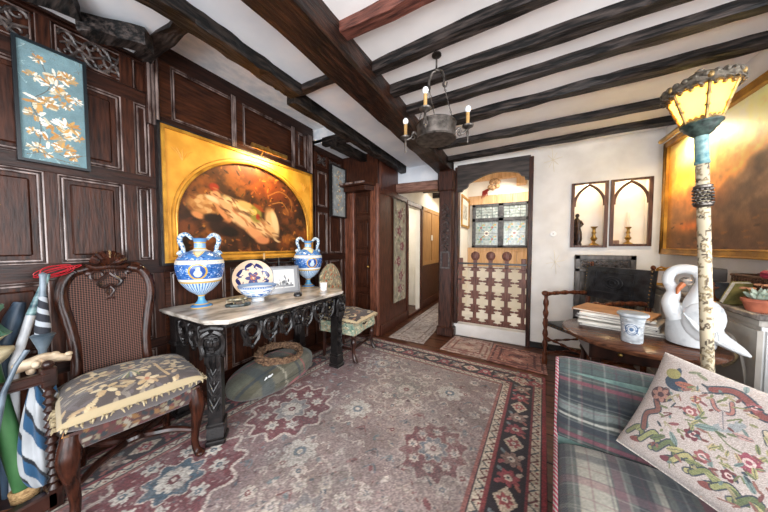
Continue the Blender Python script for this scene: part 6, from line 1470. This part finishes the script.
# wicker basket
wb=thing('wicker_basket','long brown wicker basket against the right wall on the cabinet','basket',(1.235,2.235,KT)); m=MB(); m.box(-.045,.045,-.20,.20,.005,.012)
for k in range(11):
    z=.01+k*.014; m.tube([(-.045,-.2,z),(.045,-.2,z),(.045,.2,z),(-.045,.2,z)],.0065,6,closed=True)
m.build('weave',mat('wicker','#4a2e1e','#8a6142',rough=.7,scale=(60,60,60)),wb,smooth=True)
m=MB()
for k in range(19):
    y=-.2+k*.0222; m.tube([(-.05,y,0),(-.052,y+.004,.08),(-.05,y,.17)],.005,6)
m.tube([(-.05,-.205,.17),(.05,-.205,.17),(.05,.205,.17),(-.05,.205,.17)],.009,7,closed=True); m.build('stakes',mat('wicker_dark','#3a2418','#6a4630',rough=.7,scale=(60,60,60)),wb,smooth=True)
# leaning green-gold book
lb=thing('leaning_book','narrow old book with gold edges leaning on the cabinet beside the plant','book',(1.125,2.32,KT+.0),R(20)); m=MB(); m.T=Matrix.Rotation(R(24),4,'X')@Matrix.Translation((0,0,.006)); m.box(-.05,.05,-.012,-.009,0,.145); m.box(-.05,.05,.009,.012,0,.145); m.box(.047,.05,-.012,.012,0,.145); m.build('cover',mat('book_cover','#6f6a3e','#a89a5c',rough=.5,scale=(20,20,20)),lb)
m=MB(); m.T=Matrix.Rotation(R(24),4,'X')@Matrix.Translation((0,0,.006)); m.box(-.047,.046,-.009,.009,.004,.141); m.build('pages',PAPER,lb)
# potted succulent
pp=on(737,303); ps=thing('potted_succulent','pale succulent in a terracotta pot on the cabinet','potted plant',(1.125,2.115,KT))
m=MB(); m.lathe([(.036,0),(.040,.004),(.053,.05),(.058,.052),(.060,.068),(.055,.07),(.052,.060),(.001,.055)],n=26); m.build('pot',TERRA,ps,smooth=True)
SUC=mat('succulent_leaf','#7d8f80','#bcc7b4',rough=.5,scale=(30,30,30))
m=MB(); rr=random.Random(6)
for k in range(16):
    a=k*2.4; l=.05 if k>6 else .03; up=.03 if k>6 else .055; m.tube([(0,0,.06),(l*.6*math.cos(a),l*.6*math.sin(a),.065+up*.6),(l*math.cos(a),l*math.sin(a),.07+up)],[.007,.012,.002],7)
m.build('leaves',SUC,ps,smooth=True)
m=MB()
for (dx,dy,dz) in ((-.03,.02,.11),(.03,.04,.13),(.045,-.02,.10)):
    m.tube(catmull([(0,0,.07),(dx*.4,dy*.4,dz*.8),(dx,dy,dz+.01)],4),[.0025,.002],5)
    for j in range(4): m.ell((dx+.018*math.cos(j*1.6),dy+.018*math.sin(j*1.6),dz+.01),.014,.008,.006,7,5)
m.build('dry_flower',mat('dry_flower','#8a5a3c','#c9906a',rough=.8,scale=(50,50,50)),ps,smooth=True)
# crimson box on the basket
o=thing('crimson_box','deep pink padded box at the right end, on top of the wicker basket','box',(1.22,2.13,KT+.172)); m=MB(); m.box(-.055,.055,-.075,.075,0,.045,.012); m.build('body',mat('crimson_velvet','#8c1134','#b8284e',rough=.6,scale=(60,60,60),bump=.5),o)
m=MB(); m.box(-.057,.057,-.077,.077,.024,.027); m.build('seam',mat('crimson_seam','#5c0a22',rough=.7),o)
blobby('brass_figure','small dark figurine with outstretched arm on the cabinet beside the lamp post','figurine',(1.10,2.43,KT),[('base',lambda m:m.lathe([(.03,0),(.03,.01),(.001,.012)],n=16),None),('figure',lambda m:(m.tube([(0,0,.01),(0,0,.05),(0,.0,.09)],[.02,.012,.016],8),m.ell((0,0,.105),.012,.012,.014),m.tube([(0,0,.085),(.0,-.03,.08),(0,-.055,.09)],[.008,.006,.005],6)),None)],mat('brown_bronze','#6b3f28','#a06a48',rough=.4,metal=.4,scale=(40,40,40)))
# little stool seen through hall doorway
s_=thing('pedestal_stool','small dark turned pedestal stool in the room beyond the hall doorway','stool',(-2.20,4.75,0)); m=MB(); m.lathe([(.13,.60),(.135,.61),(.135,.625),(.001,.63)],n=24); m.build('seat',DARKCH,s_,smooth=True)
m=MB(); m.lathe([(.12,0),(.12,.02),(.04,.05),(.022,.10),(.03,.2),(.02,.3),(.026,.45),(.05,.6)],n=18); m.build('pedestal',DARKCH,s_,smooth=True)
# ================================================================ SOFA
so=thing('tartan_sofa','tartan sofa in faded green, red and cream in the right foreground','sofa',(.08,.555,0),R(-6))
SL=1.34
gs='#4d6560'
sv=[(.0,.03,'#2f3a4a',.7),(.05,.10,'#b9b29a',.75),(.13,.03,'#8a4a5c',.5),(.17,.05,'#232b38',.85),(.22,.015,'#b9b29a',.6),(.25,.05,'#3a4552',.7),(.30,.05,'#9c2f45',.7),(.36,.10,'#3f5c50',.7),(.45,.02,'#1f2630',.8),(.48,.03,'#9c2f45',.65),(.52,.10,'#5f6a58',.6),(.62,.06,'#232b38',.8),(.69,.08,'#b9b29a',.6),(.78,.04,'#9c2f45',.6),(.85,.08,'#3a4552',.7)]
sh=[(.1,.02,'#b9b29a',.35),(.24,.04,'#9c4a5a',.35),(.40,.05,'#232b38',.35),(.55,.02,'#b9b29a',.35),(.68,.04,'#9c4a5a',.35),(.83,.05,'#2c3644',.4)]
cvS=plaid(SL,.9,170,101,'#59625e',sv,sh)
def seatf(S,T):
    x=SL*S; y=-.02+.90*T; ex=1-np.abs(2*S-1)**10; ey=1-np.abs(2*T-1)**8; z=.33+.10*(np.clip(ex,0,1)**.35)*(np.clip(ey,0,1)**.35)+.006*np.sin(x*9+y*5)
    return (x,y,z)
for k in range(26): cvS.rect(SL*k/26,SL*k/26+.006,0,.9,['#232b38','#c9c2ae','#7a3040'][k%3],.30)
for k in range(18): cvS.rect(0,SL,.9*k/18,.9*k/18+.005,['#c9c2ae','#232b38','#7a3040'][k%3],.28)
cvS.tone(.62,.88)
sheet('seat_cushion',cvS,seatf,PTF,so)
cvF=plaid(.9,.30,150,103,'#3b504e',[(.05,.05,'#232b38',.6),(.4,.03,'#9c2f45',.6),(.7,.06,'#2f3a4a',.6)],[(.3,.03,'#9c2f45',.5)])
m=MB(); m.box(.005,SL,.0,1.10,.06,.335,.01); m.build('base',mat('teal_tartan_base','#3a5052','#5f7f7c',rough=.9,scale=(30,30,30)),so)
sheet('side_valance',cvF,lambda S,T:(.0+.003*np.sin(S*20),.0+.9*S,.03+.33*T),PTF,so,thick=.004)
cvB=plaid(SL,.62,170,102,'#3d4846',[(.0,.03,'#232b38',.5),(.06,.02,'#b9b29a',.35),(.16,.05,'#2b3442',.5),(.27,.012,'#cfc8b4',.4),(.33,.05,'#3a4552',.5),(.47,.012,'#cfc8b4',.4),(.52,.05,'#232b38',.5),(.66,.02,'#9c2f45',.5),(.8,.05,'#2b3442',.5)],
 [(.04,.03,'#9c2f45',.65),(.14,.05,'#232b38',.75),(.24,.012,'#c9c2ae',.7),(.28,.05,'#84918a',.6),(.38,.03,'#1f2a36',.85),(.45,.03,'#232b38',.7),(.53,.02,'#9c2f45',.7),(.60,.10,'#46605a',.5),(.79,.025,'#9c2f45',.7),(.85,.06,'#6a5f78',.5),(.95,.03,'#2b3442',.7)])
def backf(S,T):
    x=SL*S; puf=np.clip(1-np.abs(2*S-1)**10,0,1)**.4
    a=T*math.pi*.5
    # front face rises then rolls over the top to the rear
    t1=np.clip(T/.62,0,1); t2=np.clip((T-.62)/.38,0,1)*math.pi
    y=.86+.13*t1-.05*np.sin(t1*math.pi)*puf+.055*(1-np.cos(t2))+.0; z=.40+.27*t1+.055*np.sin(t2)*(.6+.4*puf)
    but=np.exp(-(((x-.22)/.05)**2+((t1-.5)/.12)**2))+np.exp(-(((x-.62)/.05)**2+((t1-.5)/.12)**2))+np.exp(-(((x-1.02)/.05)**2+((t1-.5)/.12)**2))
    return (x,y+.035*but,z-.012*np.sin(x*3.2))
for k in range(30): cvB.rect(SL*k/30,SL*k/30+.006,0,.62,['#1b222c','#b9b29e','#6a2838'][k%3],.34)
for k in range(16): cvB.rect(0,SL,.62*k/16+.01,.62*k/16+.016,['#b9b29e','#1b222c','#6a2838'][k%3],.32)
cvB.tone(.62,.84)
sheet('back_cushion',cvB,backf,PTF,so)
m=MB(); P2=[(.86,.36)]
for k in range(14):
    T=k/13; t1=min(T/.62,1); t2=max(0,(T-.62)/.38)*math.pi; P2.append((.86+.13*t1+.055*(1-math.cos(t2)),.40+.27*t1+.03*math.sin(t2)))
P2+=[(1.10,.30),(.86,.30)]
m.prism(P2,'yz',.004,SL-.004); m.box(.01,SL,1.085,1.105,.06,.66); m.build('back_frame',mat('sofa_back_cloth','#3f5450','#5a6f68',rough=.9,scale=(30,30,30)),so)
m=MB(); 
def cord(P,seed):
    P=catmull(P,8)
    m.tube(P,.0085,7)
cord([(-.0,-.02,.36),(-.002,.4,.385),(-.002,.80,.385),(-.002,.87,.41),(-.002,.93,.55),(-.002,.985,.66),(-.002,1.03,.705),(-.002,1.09,.68)],1)
CORD,nt,p=newmat('red_white_cord'); N=nt.nodes;Lk=nt.links; tc=N.new('ShaderNodeTexCoord'); wv=N.new('ShaderNodeTexWave'); wv.inputs['Scale'].default_value=28; wv.bands_direction='DIAGONAL'; rp=N.new('ShaderNodeValToRGB'); rp.color_ramp.interpolation='CONSTANT'; rp.color_ramp.elements[0].color=lin('#842a3e'); rp.color_ramp.elements[1].position=.55; rp.color_ramp.elements[1].color=lin('#8d8884')
Lk.new(tc.outputs['Object'],wv.inputs[0]); Lk.new(wv.outputs['Fac'],rp.inputs[0]); Lk.new(rp.outputs[0],p.inputs['Base Color']); p.inputs['Roughness'].default_value=.9
m.build('piping',CORD,so,smooth=True)
for x in (.05,1.25):
    for y in (.05,1.03): m=MB(); m.lathe([(.022,0),(.03,.06)],(x,y,0),12); m.build('foot',DARKCH,so,smooth=True)
# pillow
PB=Vector((.375,1.36,.485)); PC=Vector((.66,1.06,.445)); PA=Vector((.475,1.535,.83))
ux=(PC-PB).normalized(); vy=(PA-PB); PWd=.50; PHt=.42; vy=(vy-ux*vy.dot(ux)).normalized(); nz=ux.cross(vy)
pi_=thing('floral_pillow','cream needlepoint pillow with scrolling flowers leaning on the tartan sofa','pillow',PB+ux*PWd/2+vy*PHt/2)
M=Matrix((ux,vy,nz)).transposed(); pi_.rotation_euler=M.to_euler()
cv=Cv(PWd,PHt,620,'#bfada2',111); w,h=PWd,PHt; rr=random.Random(14)
GRN=['#7f8a45','#9aa054','#5f7240','#b5ab5c']; REDS=['#8f3a34','#a8484a','#7a2a36','#b8685a']; NAV='#2b3a4a'
def leaf(x,y,l,a,c): cv.ell(x+math.cos(a)*l*.5,y+math.sin(a)*l*.5,l*.55,l*.20,c,a); cv.line([(x,y),(x+math.cos(a)*l,y+math.sin(a)*l)],.0025,NAV,.6,smooth=False)
def scroll(P,c,wd=.010): cv.line(P,wd*1.6,NAV,.75); cv.line(P,wd,c)
def rose(x,y,s,c,c2='#e0b9ae'):
    for k in range(6): a=k*1.047; cv.ell(x+s*.5*math.cos(a),y+s*.5*math.sin(a),s*.42,s*.34,c,a)
    cv.ell(x,y,s*.45,s*.4,c2); cv.ell(x,y,s*.22,s*.2,c)
X_=lambda f:f*w; Y_=lambda f:f*h
# bottom border scrolls
for k in range(9):
    x=.10+.095*k; scroll([(X_(x-.05),Y_(.14)),(X_(x),Y_(.24+.03*math.sin(k))),(X_(x+.05),Y_(.17)),(X_(x+.02),Y_(.13))],GRN[k%4],.013)
    leaf(X_(x),Y_(.2),.045,1.2-k*.3,GRN[(k+1)%4]); 
    if k%2==0: cv.ell(X_(x+.02),Y_(.12),.02,.010,REDS[k%4],.4)
for k in range(5): leaf(X_(.15+.17*k),Y_(.27),.04,2.3,'#6f8f86')
# left column
scroll([(X_(.13),Y_(.25)),(X_(.10),Y_(.38)),(X_(.15),Y_(.46)),(X_(.11),Y_(.55)),(X_(.14),Y_(.66))],'#8c4a3c',.014)
cv.ell(X_(.12),Y_(.60),.032,.030,'#4a2c34'); cv.flower(X_(.12),Y_(.60),.028,['#b5705c','#4a2c34'],6); cv.ell(X_(.17),Y_(.76),.034,.03,'#24405a'); leaf(X_(.17),Y_(.76),.06,.2,'#b8583e'); leaf(X_(.16),Y_(.78),.05,1.7,'#24405a'); cv.ell(X_(.13),Y_(.83),.022,.02,'#a39a42')
leaf(X_(.2),Y_(.9),.03,.6,'#8a9060'); leaf(X_(.24),Y_(.92),.03,-.3,'#8a9060')
# top scroll
scroll([(X_(.34),Y_(.84)),(X_(.42),Y_(.90)),(X_(.50),Y_(.86)),(X_(.56),Y_(.80)),(X_(.66),Y_(.83)),(X_(.72),Y_(.76))],'#8f3a34',.018)
scroll([(X_(.36),Y_(.76)),(X_(.40),Y_(.70)),(X_(.46),Y_(.72)),(X_(.44),Y_(.80))],'#b8685a',.008); scroll([(X_(.60),Y_(.70)),(X_(.64),Y_(.62)),(X_(.72),Y_(.62)),(X_(.74),Y_(.70))],'#c9b48a',.010)
leaf(X_(.70),Y_(.84),.05,-.5,'#8f3a34'); leaf(X_(.46),Y_(.93),.03,2.0,'#6f8f86')
# right column
cv.ell(X_(.90),Y_(.40),.04,.034,'#3a2a38'); cv.flower(X_(.90),Y_(.40),.036,['#b8583e','#3a2a38'],5); cv.ell(X_(.86),Y_(.62),.04,.03,'#24405a',.5); leaf(X_(.84),Y_(.6),.07,-.9,'#c9725a'); leaf(X_(.88),Y_(.64),.06,1.0,'#7f8a45'); leaf(X_(.93),Y_(.7),.05,2.2,'#9aa054'); scroll([(X_(.82),Y_(.26)),(X_(.9),Y_(.22)),(X_(.95),Y_(.28)),(X_(.9),Y_(.34))],'#c08a80',.007)
# middle: bird and sprays
cv.line([(X_(.30),Y_(.50)),(X_(.40),Y_(.55)),(X_(.52),Y_(.48)),(X_(.64),Y_(.50))],.004,'#6f7a4a')
cv.ell(X_(.47),Y_(.60),.034,.014,'#8f9a9c',.7); cv.ell(X_(.51),Y_(.67),.012,.009,'#8f9a9c'); leaf(X_(.46),Y_(.58),.055,1.9,'#b9a7a0'); leaf(X_(.44),Y_(.55),.05,3.6,'#6f8f86'); leaf(X_(.50),Y_(.58),.04,.2,'#c08a80')
for (x,y,s,c) in ((.30,.58,.022,'#a8484a'),(.36,.42,.024,'#7a2a36'),(.60,.44,.030,'#a8384e'),(.70,.47,.020,'#b8685a'),(.30,.70,.016,'#b8583e'),(.52,.84,.018,'#a8484a'),(.56,.28,.020,'#7a2a36'),(.44,.30,.022,'#a8484a')): rose(X_(x),Y_(y),s,c)
for k in range(150):
    x=rr.uniform(.16,.86); y=rr.uniform(.10,.86)
    if .30<x<.66 and .40<y<.72 and k%3: continue
    c=rr.choice(['#6f7a45','#84884f','#7a3a38','#97584a','#5f7a74','#a0905c','#33424e','#a89a6a'])
    if k%4==0: cv.line([(X_(x),Y_(y)),(X_(x)+rr.uniform(-.02,.02),Y_(y)+.012),(X_(x)+rr.uniform(-.03,.03),Y_(y)+rr.uniform(-.02,.02))],.0045,c)
    else: cv.ell(X_(x),Y_(y),.006+.008*rr.random(),.004,c,rr.random()*3)
for k in range(46):
    x=rr.uniform(.22,.80); y=rr.uniform(.30,.78); leaf(X_(x),Y_(y),.016+.012*rr.random(),rr.random()*6.28,rr.choice(GRN+['#6f8f86','#c9a86a','#a8484a']))
for k in range(5): leaf(X_(.74+.04*k),Y_(.14),.04,1.9,'#8a6a5a')
cv.mix(np.full((cv.h,cv.w),1.0),'#b3a398',.12); cv.grain(.3)
cv.tone(.66,.9)
a=cushion('needlepoint_cover',PWd,PHt,.15,cv,pi_,e=.42,pinch=.10)
m=MB(); Pp=[]
for k in range(60):
    t=k/60*4; s=int(t); q=t-s; u,v=[(-1+2*q,-1),(1,-1+2*q),(1-2*q,1),(-1,1-2*q)][s]; Pp.append((u*PWd/2*(1-.05*(1-v*v)),v*PHt/2*(1-.05*(1-u*u)),0))
m.tube(Pp,.005,6,closed=True); m.build('piping',mat('pillow_cord','#9a8f86','#d8cfc4',rough=.9,scale=(200,200,200)),pi_,smooth=True)
